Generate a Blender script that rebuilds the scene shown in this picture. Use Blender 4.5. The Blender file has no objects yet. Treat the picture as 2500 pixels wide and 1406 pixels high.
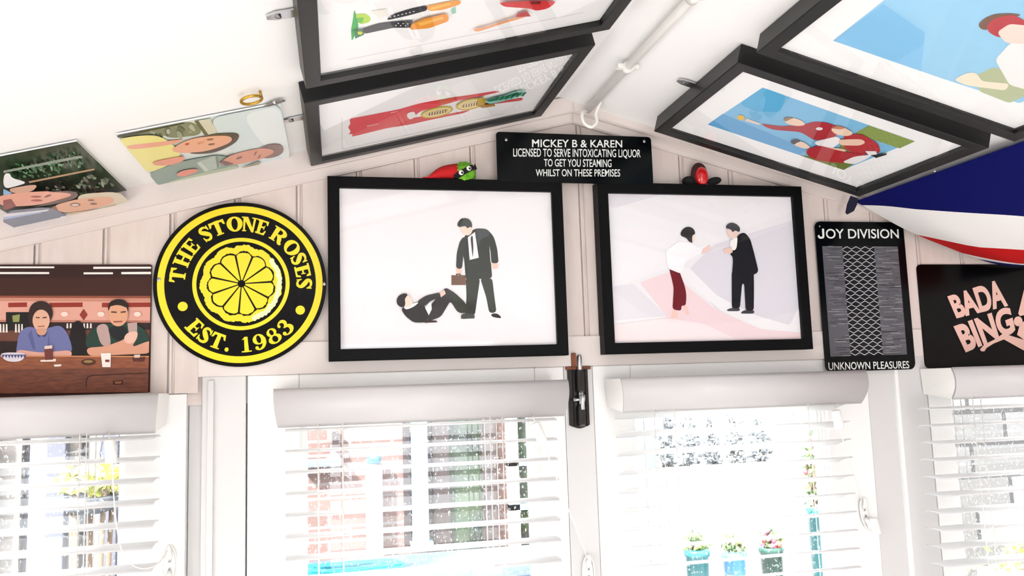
import bpy, bmesh, math, random
from mathutils import Vector, Matrix
random.seed(7)
S = bpy.context.scene
COL = S.collection

# ------------------------------------------------------------------ camera
H = 1.72                       # eye height above the floor
WY = 1.45                      # gable wall surface (y), camera stands at y = 0
FPX = 2012.0                   # focal length in pixels of the 2500 x 1406 frame
def _rot(rx, ry, rz):
    cx, sx, cy, sy, cz, sz = math.cos(rx), math.sin(rx), math.cos(ry), math.sin(ry), math.cos(rz), math.sin(rz)
    return (Matrix(((cz, -sz, 0), (sz, cz, 0), (0, 0, 1))) @ Matrix(((1, 0, 0), (0, cx, -sx), (0, sx, cx)))
            @ Matrix(((cy, 0, sy), (0, 1, 0), (-sy, 0, cy))))
RC = _rot(-0.11436665, -0.22025182, -0.03241262)
right = Vector((RC[0][0], RC[0][2], -RC[0][1]))
down = Vector((RC[1][0], RC[1][2], -RC[1][1]))
fwd = Vector((RC[2][0], RC[2][2], -RC[2][1]))
cam = bpy.data.cameras.new('camera')
cam.sensor_fit = 'HORIZONTAL'
cam.sensor_width = 36.0
cam.lens = 36.0 * FPX / 2500.0
cam.clip_start = 0.02
co = bpy.data.objects.new('camera', cam)
COL.objects.link(co)
m3 = Matrix((right, -down, -fwd)).transposed()
co.matrix_world = Matrix.Translation((0, 0, H)) @ m3.to_4x4()
S.camera = co

# ------------------------------------------------------------------ sky, sun, exposure
S.view_settings.view_transform = 'Standard'
S.view_settings.look = 'None'
S.view_settings.gamma = 1.0
S.view_settings.use_curve_mapping = False
S.view_settings.exposure = 1.42
w = bpy.data.worlds.new('overcast_sky')
S.world = w
w.use_nodes = True
bg = w.node_tree.nodes['Background']
bg.inputs[0].default_value = (0.93, 0.97, 1.0, 1)
bg.inputs[1].default_value = 2.8
sun = bpy.data.lights.new('sun', 'SUN')
sun.energy = 9.0
sun.angle = math.radians(4)
sun.color = (1, 0.99, 0.975)
so = bpy.data.objects.new('sun', sun)
COL.objects.link(so)
so.rotation_euler = Vector((0.55, 0.48, -0.68)).to_track_quat('-Z', 'Y').to_euler()
def portal(name, loc, direction, sx, sy):
    l = bpy.data.lights.new(name, 'AREA')
    l.shape = 'RECTANGLE'; l.size = sx; l.size_y = sy
    l.cycles.is_portal = True
    o = bpy.data.objects.new(name, l); COL.objects.link(o)
    o.location = loc
    o.rotation_euler = Vector(direction).to_track_quat('-Z', 'Z').to_euler()
portal('daylight_back', (0.45, -1.62, 1.0), (0, 1, 0), .9, 1.9)
portal('daylight_left', (-1.06, -0.25, 1.2), (1, 0, 0), 2.2, .6)
portal('daylight_front', (0.45, 1.62, 1.1), (0, -1, 0), 2.8, 1.3)

# ------------------------------------------------------------------ helpers
def at(x, y, Y=WY):
    """point seen at photo pixel (x, y) on the vertical plane at depth Y"""
    d = right * (x - 1250) + down * (y - 703) + fwd * FPX
    return Vector((0, 0, H)) + d * (Y / d.y)
def on(x, y, p0, n):
    d = right * (x - 1250) + down * (y - 703) + fwd * FPX
    o = Vector((0, 0, H))
    return o + d * ((p0 - o).dot(n) / d.dot(n))
def lin(c):
    if isinstance(c, str):
        c = tuple(int(c[i:i + 2], 16) / 255 for i in (0, 2, 4))
    return tuple(((v + 0.055) / 1.055) ** 2.4 if v > 0.04045 else v / 12.92 for v in c) + (1,)
MATS = {}
def mat(name, color, rough=0.5, metal=0.0, spec=0.5, coat=0.0, noise=None, bump=0.0, bscale=80.0, trans=0.0):
    if name in MATS: return MATS[name]
    m = bpy.data.materials.new(name); MATS[name] = m
    m.use_nodes = True
    nt = m.node_tree; p = nt.nodes['Principled BSDF']
    p.inputs['Base Color'].default_value = lin(color)
    p.inputs['Roughness'].default_value = rough
    p.inputs['Metallic'].default_value = metal
    p.inputs['Specular IOR Level'].default_value = spec
    p.inputs['Coat Weight'].default_value = coat
    if trans:
        out = nt.nodes['Material Output']
        tr = nt.nodes.new('ShaderNodeBsdfTranslucent'); tr.inputs[0].default_value = lin(color)
        mx = nt.nodes.new('ShaderNodeMixShader'); mx.inputs[0].default_value = trans
        nt.links.new(p.outputs[0], mx.inputs[1]); nt.links.new(tr.outputs[0], mx.inputs[2]); nt.links.new(mx.outputs[0], out.inputs[0])
    if noise or bump:
        tc = nt.nodes.new('ShaderNodeTexCoord')
        mp = nt.nodes.new('ShaderNodeMapping'); nt.links.new(tc.outputs['Object'], mp.inputs[0])
        nz = nt.nodes.new('ShaderNodeTexNoise'); nt.links.new(mp.outputs[0], nz.inputs['Vector'])
        nz.inputs['Scale'].default_value = bscale; nz.inputs['Detail'].default_value = 5
        if noise:
            c2, sc = noise
            mp.inputs['Scale'].default_value = sc
            r = nt.nodes.new('ShaderNodeValToRGB')
            r.color_ramp.elements[0].position = 0.35; r.color_ramp.elements[1].position = 0.65
            r.color_ramp.elements[0].color = lin(color); r.color_ramp.elements[1].color = lin(c2)
            nt.links.new(nz.outputs['Fac'], r.inputs[0]); nt.links.new(r.outputs[0], p.inputs['Base Color'])
        if bump:
            b = nt.nodes.new('ShaderNodeBump'); b.inputs['Strength'].default_value = bump; b.inputs['Distance'].default_value = 0.002
            nt.links.new(nz.outputs['Fac'], b.inputs['Height']); nt.links.new(b.outputs[0], p.inputs['Normal'])
    return m
def ink(c):
    return mat('ink_' + c, c, 0.55, spec=0.3)
def enamel(c):
    return mat('enamel_' + c, c, 0.16, spec=0.5 if int(c[:2], 16) > 100 else 0.14)
def glass_mat(name, refl_rough=0.02, dirt=0.0, f0=0.04, tint=(1, 1, 1, 1)):
    m = bpy.data.materials.new(name); m.use_nodes = True
    nt = m.node_tree; nt.nodes.clear()
    out = nt.nodes.new('ShaderNodeOutputMaterial')
    t = nt.nodes.new('ShaderNodeBsdfTransparent'); t.inputs[0].default_value = tint
    g = nt.nodes.new('ShaderNodeBsdfGlossy'); g.inputs['Roughness'].default_value = refl_rough
    lw = nt.nodes.new('ShaderNodeLayerWeight'); lw.inputs[0].default_value = .5
    pw = nt.nodes.new('ShaderNodeMath'); pw.operation = 'POWER'; pw.inputs[1].default_value = 5; nt.links.new(lw.outputs['Facing'], pw.inputs[0])
    fr = nt.nodes.new('ShaderNodeMath'); fr.operation = 'MULTIPLY_ADD'; fr.inputs[1].default_value = 1 - f0; fr.inputs[2].default_value = f0; nt.links.new(pw.outputs[0], fr.inputs[0])
    mx = nt.nodes.new('ShaderNodeMixShader')
    nt.links.new(fr.outputs[0], mx.inputs[0]); nt.links.new(t.outputs[0], mx.inputs[1]); nt.links.new(g.outputs[0], mx.inputs[2])
    last = mx
    if dirt:
        tc = nt.nodes.new('ShaderNodeTexCoord')
        nz = nt.nodes.new('ShaderNodeTexNoise'); nz.inputs['Scale'].default_value = 260; nz.inputs['Detail'].default_value = 3
        mp = nt.nodes.new('ShaderNodeMapping'); mp.inputs['Scale'].default_value = (1, 1, 0.55)
        nt.links.new(tc.outputs['Object'], mp.inputs[0]); nt.links.new(mp.outputs[0], nz.inputs['Vector'])
        r = nt.nodes.new('ShaderNodeValToRGB'); r.color_ramp.elements[0].position = 0.62; r.color_ramp.elements[1].position = 0.72
        r.color_ramp.elements[1].color = (dirt, dirt, dirt, 1)
        nt.links.new(nz.outputs['Fac'], r.inputs[0])
        d = nt.nodes.new('ShaderNodeBsdfTranslucent'); d.inputs[0].default_value = (.9, .9, .9, 1)
        mx2 = nt.nodes.new('ShaderNodeMixShader')
        nt.links.new(r.outputs[0], mx2.inputs[0]); nt.links.new(mx.outputs[0], mx2.inputs[1]); nt.links.new(d.outputs[0], mx2.inputs[2])
        last = mx2
    nt.links.new(last.outputs[0], out.inputs[0])
    return m

class MB:
    """collects faces with materials; build() links them as ONE mesh object"""
    def __init__(s): s.bm = bmesh.new(); s.mats = []
    def mi(s, m):
        if m not in s.mats: s.mats.append(m)
        return s.mats.index(m)
    def poly(s, pts, m, smooth=False):
        try: f = s.bm.faces.new([s.bm.verts.new(p) for p in pts])
        except ValueError: return
        f.material_index = s.mi(m); f.smooth = smooth
        return f
    def box(s, a, b, m, bevel=0.0, rot=None, piv=None):
        a, b = Vector(a), Vector(b)
        vs = [s.bm.verts.new((x, y, z)) for x in (a.x, b.x) for y in (a.y, b.y) for z in (a.z, b.z)]
        if rot is not None:
            c = piv if piv is not None else (a + b) / 2
            for v in vs: v.co = rot @ (v.co - c) + c
        fs = []
        for q in ((0, 1, 3, 2), (4, 6, 7, 5), (0, 4, 5, 1), (2, 3, 7, 6), (0, 2, 6, 4), (1, 5, 7, 3)):
            f = s.bm.faces.new([vs[i] for i in q]); f.material_index = s.mi(m); fs.append(f)
        if bevel:
            es = list({e for f in fs for e in f.edges})
            r = bmesh.ops.bevel(s.bm, geom=es, offset=bevel, segments=2, affect='EDGES', profile=0.6)
            for f in r['faces']: f.material_index = s.mi(m)
    def tube(s, pts, r, m, seg=8, cap=True):
        pts = [Vector(p) for p in pts]
        rs = r if isinstance(r, (list, tuple)) else [r] * len(pts)
        rings = []
        ref = None
        for i, p in enumerate(pts):
            t = (pts[min(i + 1, len(pts) - 1)] - pts[max(i - 1, 0)])
            if t.length < 1e-9: t = Vector((0, 0, 1))
            t.normalize()
            if ref is None:
                ref = t.orthogonal().normalized()
            ref = (ref - t * ref.dot(t)).normalized()
            b = t.cross(ref)
            rings.append([s.bm.verts.new(p + (ref * math.cos(2 * math.pi * k / seg) + b * math.sin(2 * math.pi * k / seg)) * rs[i]) for k in range(seg)])
        for i in range(len(rings) - 1):
            for k in range(seg):
                f = s.bm.faces.new((rings[i][k], rings[i][(k + 1) % seg], rings[i + 1][(k + 1) % seg], rings[i + 1][k]))
                f.material_index = s.mi(m); f.smooth = True
        if cap:
            for rg in (rings[0][::-1], rings[-1]):
                f = s.bm.faces.new(rg); f.material_index = s.mi(m)
    def ball(s, c, rad, m, u=20, v=12, rot=None):
        c = Vector(c); rad = Vector(rad) if not isinstance(rad, (int, float)) else Vector((rad,) * 3)
        g = bmesh.ops.create_uvsphere(s.bm, u_segments=u, v_segments=v, radius=1.0)
        fs = set()
        for vt in g['verts']:
            p = Vector((vt.co.x * rad.x, vt.co.y * rad.y, vt.co.z * rad.z))
            if rot is not None: p = rot @ p
            vt.co = c + p
            fs.update(vt.link_faces)
        for f in fs: f.material_index = s.mi(m); f.smooth = True
    def prism(s, pts, off, m, bevel=0.0):
        """closed outline extruded by off"""
        off = Vector(off); n = len(pts)
        a = [s.bm.verts.new(p) for p in pts]; b = [s.bm.verts.new(Vector(p) + off) for p in pts]
        fs = [s.bm.faces.new(a[::-1]), s.bm.faces.new(b)]
        for i in range(n): fs.append(s.bm.faces.new((a[i], a[(i + 1) % n], b[(i + 1) % n], b[i])))
        for f in fs: f.material_index = s.mi(m)
        if bevel:
            es = list(fs[1].edges)
            r = bmesh.ops.bevel(s.bm, geom=es, offset=bevel, segments=2, affect='EDGES')
            for f in r['faces']: f.material_index = s.mi(m)
    def mesh(s, me, m, fn):
        k = s.mi(m)
        vs = [s.bm.verts.new(fn(v.co)) for v in me.vertices]
        for p in me.polygons:
            try: f = s.bm.faces.new([vs[i] for i in p.vertices])
            except ValueError: continue
            f.material_index = k
    def build(s, name, parent=None, recalc=True):
        if recalc: bmesh.ops.recalc_face_normals(s.bm, faces=s.bm.faces)
        me = bpy.data.meshes.new(name)
        o = bpy.data.objects.new(name, me)
        COL.objects.link(o)
        org = Vector((0, 0, 0))
        if parent is not None:
            o.parent = parent
            p = parent
            while p is not None: org += Vector(p.location); p = p.parent
        else:
            n = len(s.bm.verts)
            if n:
                org = sum((v.co for v in s.bm.verts), Vector()) / n
            o.location = org
        for v in s.bm.verts: v.co -= org
        s.bm.to_mesh(me); s.bm.free()
        for m in s.mats: me.materials.append(m)
        return o
def thing(name, label, cat, loc, group=None):
    o = bpy.data.objects.new(name, None); COL.objects.link(o)
    o.empty_display_size = 0.05
    o.location = loc; o['label'] = label; o['category'] = cat
    if group: o['group'] = group
    return o
def tag(o, label, cat, group=None):
    o['label'] = label; o['category'] = cat
    if group: o['group'] = group
    return o
def struct(o): o['kind'] = 'structure'; return o

CAP = 0.694
def text_mesh(txt, bold=0.0):
    cu = bpy.data.curves.new('lettering_outline', 'FONT')
    cu.body = txt; cu.size = 1.0; cu.offset = bold; cu.resolution_u = 5
    ob = bpy.data.objects.new('lettering_outline', cu); COL.objects.link(ob)
    dg = bpy.context.evaluated_depsgraph_get(); dg.update()
    me = bpy.data.meshes.new_from_object(ob.evaluated_get(dg))
    bpy.data.objects.remove(ob); bpy.data.curves.remove(cu)
    xs = [v.co.x for v in me.vertices]
    x0, x1 = min(xs), max(xs); y0, y1 = -bold, CAP + bold
    for v in me.vertices: v.co = ((v.co.x - x0) / (x1 - x0), (v.co.y - y0) / (y1 - y0), 0)
    return me
def text_quad(mb, txt, tl, tr, br, bl, m, bold=0.02):
    """lettering stretched over the four corners given"""
    me = text_mesh(txt, bold)
    mb.mesh(me, m, lambda c: (bl.lerp(br, c.x)).lerp(tl.lerp(tr, c.x), c.y))
    bpy.data.meshes.remove(me)
def ell(cx, cy, rx, ry, rot=0, n=24):
    r = math.radians(rot); o = []
    for i in range(n):
        a = 2 * math.pi * i / n
        x, y = rx * math.cos(a), ry * math.sin(a)
        o.append((cx + x * math.cos(r) - y * math.sin(r), cy + x * math.sin(r) + y * math.cos(r)))
    return o

def soft(pts, mx, it=3):
    """round the corners of an organic outline, each cut at most mx long"""
    if len(pts) < 5 or len(pts) > 20: return pts
    for _ in range(it):
        o = []
        for i in range(len(pts)):
            a, b = pts[i], pts[(i + 1) % len(pts)]
            l = math.hypot(b[0] - a[0], b[1] - a[1]) or 1
            t = min(.25, mx / l)
            o += [(a[0] + (b[0] - a[0]) * t, a[1] + (b[1] - a[1]) * t), (b[0] + (a[0] - b[0]) * t, b[1] + (a[1] - b[1]) * t)]
        pts = o; mx *= .5
    return pts
# ------------------------------------------------------------------ materials
M = {}
M['wall'] = mat('painted_boards', 'ded2cc', 0.5, noise=('d9cbc4', (6, 6, 1.2)), bump=0.12, bscale=12)
M['ceil'] = mat('white_painted_ceiling', 'f9f8f7', 0.5, bump=0.05, bscale=30)
M['trim'] = mat('white_gloss_trim', 'e0d6d1', 0.35, bump=0.05, bscale=25)
M['gloss'] = mat('white_gloss_paint', 'f3f2f0', 0.3, bump=0.06, bscale=40)
M['post'] = mat('off_white_paint', 'd4d2d1', 0.4, bump=0.06, bscale=40)
M['black'] = mat('black_frame_wood', '040405', 0.5, spec=0.12, bump=0.05, bscale=120)
M['blackbox'] = mat('black_satin_box_frame', '09090a', 0.42, spec=0.45, bump=0.05, bscale=120)
M['paper'] = mat('print_paper', 'efecef', 0.6, spec=0.2)
M['mount'] = mat('white_mount_board', 'fafafa', 0.6, spec=0.2)
M['plastic'] = mat('white_plastic', 'f2f0ec', 0.35)
M['valance'] = mat('satin_valance', 'c9c6c6', 0.4)
M['slat'] = mat('white_slat', 'fdfdfd', 0.35, trans=0.55)
M['cord'] = mat('white_cord', 'f2efe9', 0.7)
M['steel'] = mat('polished_steel', 'cfd0d2', 0.22, 1.0)
M['darksteel'] = mat('dull_steel', '8c8c8c', 0.4, 0.9)
M['brass'] = mat('brass', 'c9a24a', 0.25, 1.0)
M['bolt'] = mat('black_gloss_plastic', '07070a', 0.15, spec=0.6)
M['rust'] = mat('bare_brown_wood', '8a4a22', 0.6, noise=('5b2c14', (40, 40, 8)), bscale=8)
M['floor'] = mat('floor_boards', 'c8c7c6', 0.4, noise=('bbb9b7', (1, 12, 1)), bscale=4)
M['pic_glass'] = glass_mat('picture_glass', 0.03)
M['pane'] = glass_mat('window_glass_with_drops', 0.0, dirt=0.45)

# ------------------------------------------------------------------ room shell
XL, XR = -1.02, 1.92
RX, RZ, TL_, TR_ = 0.422, 0.527 + H, 0.253, 0.283
def zc(x): return RZ - (TL_ * (RX - x) if x < RX else TR_ * (x - RX))
YB = -1.6
# ceiling: two slopes with thickness
c = MB()
for xa, xb in ((XL - .1, RX), (RX, XR + .1)):
    p = [Vector((xa, YB - .1, zc(xa))), Vector((xb, YB - .1, zc(xb))), Vector((xb, WY + .12, zc(xb))), Vector((xa, WY + .12, zc(xa)))]
    c.prism(p, (0, 0, 0.06), M['ceil'])
struct(c.build('ceiling'))
f = MB(); f.box((XL - .1, YB - .1, -.06), (XR + .1, WY + .2, 0), M['floor']); struct(f.build('floor'))
# gable wall of upright boards with beaded joints
g = MB()
edges = [XL] + [-.055 + .1025 * k for k in range(-9, 19)] + [XR]
def zbot(x): return H + .0 if (x < -.21 or x > 1.165) else H + .075
segs = sorted(set([round(e, 4) for e in edges] + [-.212, 1.168]))
for a, b in zip(segs[:-1], segs[1:]):
    mid = (a + b) / 2; zb = zbot(mid)
    ga = .004 if a in [round(e, 4) for e in edges] else 0
    prof = [(a, WY + .004), (a + .0015, WY + .004), (a + .003, WY + .0005), (a + .0065, WY + .0005), (a + .008, WY + .004), (a + .010, WY + .004), (a + .0115, WY), (b, WY)] if ga else [(a, WY), (b, WY)]
    if a < RX < b:
        pts = []
        for (x0, y0), (x1, y1) in zip(prof[:-1], prof[1:]):
            if x0 < RX < x1: pts += [(x0, y0), (RX, y0)]
            else: pts.append((x0, y0))
        prof = pts + [prof[-1]]
    for (x0, y0), (x1, y1) in zip(prof[:-1], prof[1:]):
        g.poly([(x0, y0, zb), (x1, y1, zb), (x1, y1, zc(x1) + .02), (x0, y0, zc(x0) + .02)], M['wall'])
# outer cladding behind the boards
for xa, xb in ((XL - .1, RX), (RX, XR + .1)):
    g.prism([Vector((xa, WY + .01, H - .02)), Vector((xb, WY + .01, H - .02)), Vector((xb, WY + .01, zc(xb))), Vector((xa, WY + .01, zc(xa)))], (0, .08, 0), M['wall'])
# solid parts below: under the side windows and beside them
for xa, xb in ((XL - .1, -.9), (1.84, XR + .1)):
    g.box((xa, WY, 0), (xb, WY + .09, H + .0), M['wall'])
for xa, xb in ((-.9, -.21), (1.168, 1.84)):
    g.box((xa, WY, 0), (xb, WY + .09, H - .95), M['wall'])
struct(g.build('wall_front'))
# side walls and the glazed back (open to the garden behind the photographer)
g = MB()
for ya, yb, za, zb in ((YB - .1, -1.35, 0, 2.1), (.85, WY + .1, 0, 2.1), (-1.35, .85, 0, .9), (-1.35, .85, 1.5, 2.1)):
    g.box((XL - .1, ya, za), (XL, yb, min(zb, zc(XL) - .001)), M['wall'])
struct(g.build('wall_left'))
g = MB(); g.box((XR, YB - .1, 0), (XR + .1, WY + .1, zc(XR) - .001), M['wall']); struct(g.build('wall_right'))
g = MB()
for xa, xb, za in ((XL, .0, 0), (.9, XR, 0), (.0, .9, 1.95)):
    g.box((xa, YB - .09, za), (xb, YB, 1.97 if za == 0 else 2.0), M['wall'])
for xa, xb in ((XL, RX), (RX, XR)):
    g.prism([Vector((xa, YB, 1.97)), Vector((xb, YB, 1.97)), Vector((xb, YB, max(1.975, zc(xb)))), Vector((xa, YB, max(1.975, zc(xa))))], (0, -.09, 0), M['wall'])
struct(g.build('wall_back'))
# moulding under the roof slopes
def tz(x): return H + .482 - .2577 * abs(.449 - x)
for i, (xa, xb) in enumerate(((XL, .449), (.449, XR))):
    t = MB()
    def bar(z0, z1, d):
        t.prism([Vector((xa, WY + .005, z0(xa))), Vector((xb, WY + .005, z0(xb))), Vector((xb, WY + .005, z1(xb))), Vector((xa, WY + .005, z1(xa)))], (0, -d - .005, 0), M['trim'], bevel=.002)
    bar(tz, lambda x: tz(x) + .02, .010)
    bar(lambda x: tz(x) + .018, lambda x: zc(x) + .012, .020)
    struct(t.build('trim_%d' % (i + 1)))
# head rail over the doors, posts beside them
t = MB(); t.box((-.212, WY - .004, H + .026), (1.168, WY + .05, H + .081), M['trim'], .0015); struct(t.build('trim_3'))
t = MB(); t.box((-.205, WY - .003, 0), (-.136, WY + .06, H + .0262), M['post'], .002)
t.box((-.196, WY - .009, 0), (-.186, WY - .002, H + .02), M['post'], .002)
struct(t.build('trim_4'))
t = MB(); t.box((1.040, WY + .004, 0), (1.100, WY + .06, H + .03), M['post'], .002); t.box((1.099, WY - .003, 0), (1.106, WY + .06, H + .03), M['gloss'], .001)
t.box((1.106, WY - .002, 0), (1.170, WY + .06, H + .03), M['post'], .002); struct(t.build('trim_5'))
t = MB(); t.box((-.228, WY + .018, 0), (-.204, WY + .06, H + .06), M['post'], .001); struct(t.build('trim_6'))
t = MB(); t.box((.4165, WY + .002, 0), (.471, WY + .05, H + .027), M['post'], .002); struct(t.build('trim_7'))

def sash(name, x0, x1, z0, z1, gx0, gx1, gz0, gz1, yf, panel=None):
    s = MB(); d = .045; m = M['gloss']
    s.box((x0, yf, z0), (gx0, yf + d, z1), m, .002); s.box((gx1, yf, z0), (x1, yf + d, z1), m, .002)
    s.box((gx0, yf, gz1), (gx1, yf + d, z1), m, .002); s.box((gx0, yf, z0), (gx1, yf + d, gz0), m, .002)
    # stepped glazing beads
    for k in range(3):
        b = .004 * (k + 1); yy = yf + .008 + .006 * k
        s.box((gx0, yy, gz0), (gx0 + b, yf + d - .01, gz1), m); s.box((gx1 - b, yy, gz0), (gx1, yf + d - .01, gz1), m)
        s.box((gx0, yy, gz1 - b), (gx1, yf + d - .01, gz1), m); s.box((gx0, yy, gz0), (gx1, yf + d - .01, gz0 + b), m)
    o = struct(s.build(name))
    p = MB(); p.box((gx0 + .003, yf + .030, gz0 + .003), (gx1 - .003, yf + .034, gz1 - .003), M['pane'])
    p.build('pane', o)
    return o
sash('door_1', -.134, .416, .02, H + .026, -.05, .362, .72, H - .02, WY + .002)
sash('door_2', .4715, 1.039, .02, H + .026, .545, .945, .72, H - .02, WY + .002)
sash('window_1', -.88, -.229, H - .93, H - .001, -.83, -.322, H - .88, H - .02, WY - .002)
sash('window_2', 1.172, 1.82, H - .93, H - .001, 1.225, 1.78, H - .88, H - .02, WY - .002)

# ------------------------------------------------------------------ picture frames
def picture(name, label, ctr, u, v, n, wd, ht, depth, art, border=.020, recess=.009, paper=None, plates=(), group=None):
    blk = M['blackbox'] if paper else M['black']
    """ctr: centre of the BACK; u along width, v 'down' the picture, n towards the room"""
    root = thing(name, label, 'framed picture', ctr, group)
    def P(a, b, c): return ctr + u * a + v * b + n * c
    fr = MB()
    W2, H2 = wd / 2, ht / 2; w2, h2 = W2 - border, H2 - border
    def rect(a, b, c): return [P(-a, -b, c), P(a, -b, c), P(a, b, c), P(-a, b, c)]
    e = .0012
    rings = [rect(W2, H2, .0), rect(W2, H2, depth - e), rect(W2 - e, H2 - e, depth), rect(w2 + e, h2 + e, depth), rect(w2, h2, depth - e), rect(w2, h2, depth - recess - .002)]
    vs = [[fr.bm.verts.new(p) for p in r] for r in rings]
    for r0, r1 in zip(vs[:-1], vs[1:]):
        for k in range(4):
            q = fr.bm.faces.new((r0[k], r0[(k + 1) % 4], r1[(k + 1) % 4], r1[k])); q.material_index = fr.mi(blk)
    fr.poly(rect(W2, H2, .0), blk)
    fr.build('frame', root)
    pr = MB()
    base = depth - recess
    pr.poly(rect(w2, h2, base), paper or M['paper'])
    p0 = P(0, 0, base)
    lay = [0]
    def A(pts, color, tf=lambda x, y: (x, y)):
        lay[0] += 1
        q = [on(*tf(x, y), p0, n) for x, y in soft(pts, 12)]
        # clip to the visible sheet
        loc = [((p - p0).dot(u), (p - p0).dot(v)) for p in q]
        for ax, sg, lim in ((0, 1, w2), (0, -1, w2), (1, 1, h2), (1, -1, h2)):
            res = []
            for i in range(len(loc)):
                a, b = loc[i - 1], loc[i]
                ia, ib = sg * a[ax] <= lim, sg * b[ax] <= lim
                if ia != ib:
                    t = (sg * lim - a[ax]) / (b[ax] - a[ax])
                    res.append((a[0] + (b[0] - a[0]) * t, a[1] + (b[1] - a[1]) * t))
                if ib: res.append(b)
            loc = res
            if not loc: return
        pr.poly([P(a, b, base + .00012 * lay[0]) for a, b in loc], ink(color))
    art(A)
    pr.build('print', root)
    gl = MB(); gl.poly(rect(w2, h2, base + .0055), M['pic_glass']); gl.build('glass_pane', root)
    for (a, b, dirx, diry) in plates:
        pm = MB()
        o = [(0, -.009), (.020, -.009), (.030, -.004), (.030, .004), (.020, .009), (0, .009)]
        def Q(s_, t_, h_): return P(a + dirx * s_ - diry * t_, b + diry * s_ + dirx * t_, h_)
        pm.prism([Q(s_, t_, .001) for s_, t_ in o], n * .002, M['steel'])
        mp_ = pm.build('mounting_plate', root)
        pm = MB(); pm.ball(Q(.018, 0, .0035), (.004, .004, .002), M['darksteel'], 10, 6); pm.build('screw', mp_)
    return root

N = Vector((0, -1, 0)); U = Vector((1, 0, 0)); V = Vector((0, 0, -1))
def Z5(x, y): return (780 + x / 2.703, 400 + y / 2.703)
def Z6(x, y): return (1430 + x / 2.812, 380 + y / 2.812)
def Z2(x, y): return (600 + x * .36, y * .36)
def Z3(x, y): return (1400 + x * .44, y * .44)
def Z1(x, y): return (x * .32, 200 + y * .32)
def Z4(x, y): return (x / 2.9286, 600 + y / 2.9286)
def Z7(x, y): return (1960 + x / 2.811, 440 + y / 2.811)

def art_suits(A):
    a = lambda p, c: A(p, c, Z5)
    # standing man
    a([(965, 750), (1060, 755), (1045, 860), (1025, 1000), (960, 1005), (970, 880)], '22271f')
    a([(1060, 755), (1140, 755), (1152, 860), (1168, 980), (1120, 985), (1100, 880)], '252c22')
    a([(930, 1022), (955, 1000), (1025, 998), (1022, 1020)], '3a423c')
    a([(1130, 990), (1170, 985), (1200, 1010), (1195, 1020), (1138, 1010)], '111414')
    a([(955, 475), (1030, 425), (1105, 430), (1150, 480), (1172, 560), (1182, 655), (1140, 657), (1130, 640), (1140, 755), (965, 765), (955, 640), (940, 560)], '20261f')
    a([(1120, 540), (1128, 580), (1134, 650), (1128, 650)], 'e4e4e8')
    a([(955, 475), (925, 510), (905, 590), (900, 690), (940, 695), (950, 600), (965, 540)], '262c27')
    a([(900, 690), (940, 695), (935, 728), (908, 730)], 'f0c9b8')
    a([(870, 735), (965, 735), (965, 800), (870, 800)], '6a4a38')
    a([(900, 724), (932, 724), (932, 737), (924, 737), (924, 730), (908, 730), (908, 737), (900, 737)], '3a281e')
    a([(1030, 425), (1105, 430), (1130, 470), (1060, 500), (1045, 560)], '3c4345')
    a([(978, 485), (1025, 450), (1050, 620), (990, 635)], 'f2f0f4')
    a([(995, 485), (1010, 470), (1015, 560), (1010, 625), (1003, 560)], '2a1c20')
    a([(925, 410), (1000, 400), (1012, 440), (990, 475), (955, 470), (932, 445)], 'f4d6c8')
    a([(905, 400), (930, 362), (975, 358), (1005, 385), (1007, 425), (990, 415), (975, 430), (962, 408), (920, 422)], '33383a')
    a([(905, 400), (930, 362), (955, 360), (930, 400), (920, 422)], '15181a')
    a([(1135, 655), (1180, 660), (1176, 690), (1146, 697)], 'f0c9b8')
    # man sitting on the ground with his knees drawn up
    a([(700, 1010), (735, 930), (830, 815), (890, 850), (965, 920), (980, 985), (915, 985), (862, 905), (800, 1010), (720, 1040)], '2a282d')
    a([(862, 842), (890, 850), (965, 920), (980, 985), (915, 985), (880, 935)], '2a3028')
    a([(935, 990), (1000, 985), (1020, 1005), (1010, 1020), (930, 1025)], '3c433d')
    a([(535, 955), (600, 925), (670, 905), (705, 960), (725, 1005), (700, 1048), (620, 1048), (565, 1005)], '1b1b1e')
    a([(700, 1030), (770, 1035), (778, 1046), (690, 1050)], '2b1a16')
    a([(695, 950), (735, 905), (740, 960), (720, 1000)], 'eeeef2')
    a([(640, 910), (700, 870), (795, 848), (800, 882), (730, 905), (690, 945)], '2c2c31')
    a([(792, 850), (822, 832), (832, 858), (800, 882)], 'f0c9b8')
    a([(552, 945), (600, 925), (660, 912), (620, 945), (570, 965)], 'f2f0f4')
    a([(545, 895), (585, 862), (612, 895), (612, 932), (570, 952), (548, 930)], 'f4d6c8')
    a([(505, 905), (520, 870), (560, 853), (585, 864), (560, 890), (568, 930), (548, 952), (515, 935)], '1f1f22')
picture('picture_frame', 'black framed print on the gable wall, two men in dark suits, one sitting', Vector((.2085, WY - .001, H + .2045)), U, V, N, .419, .318, .030, art_suits)

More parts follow.
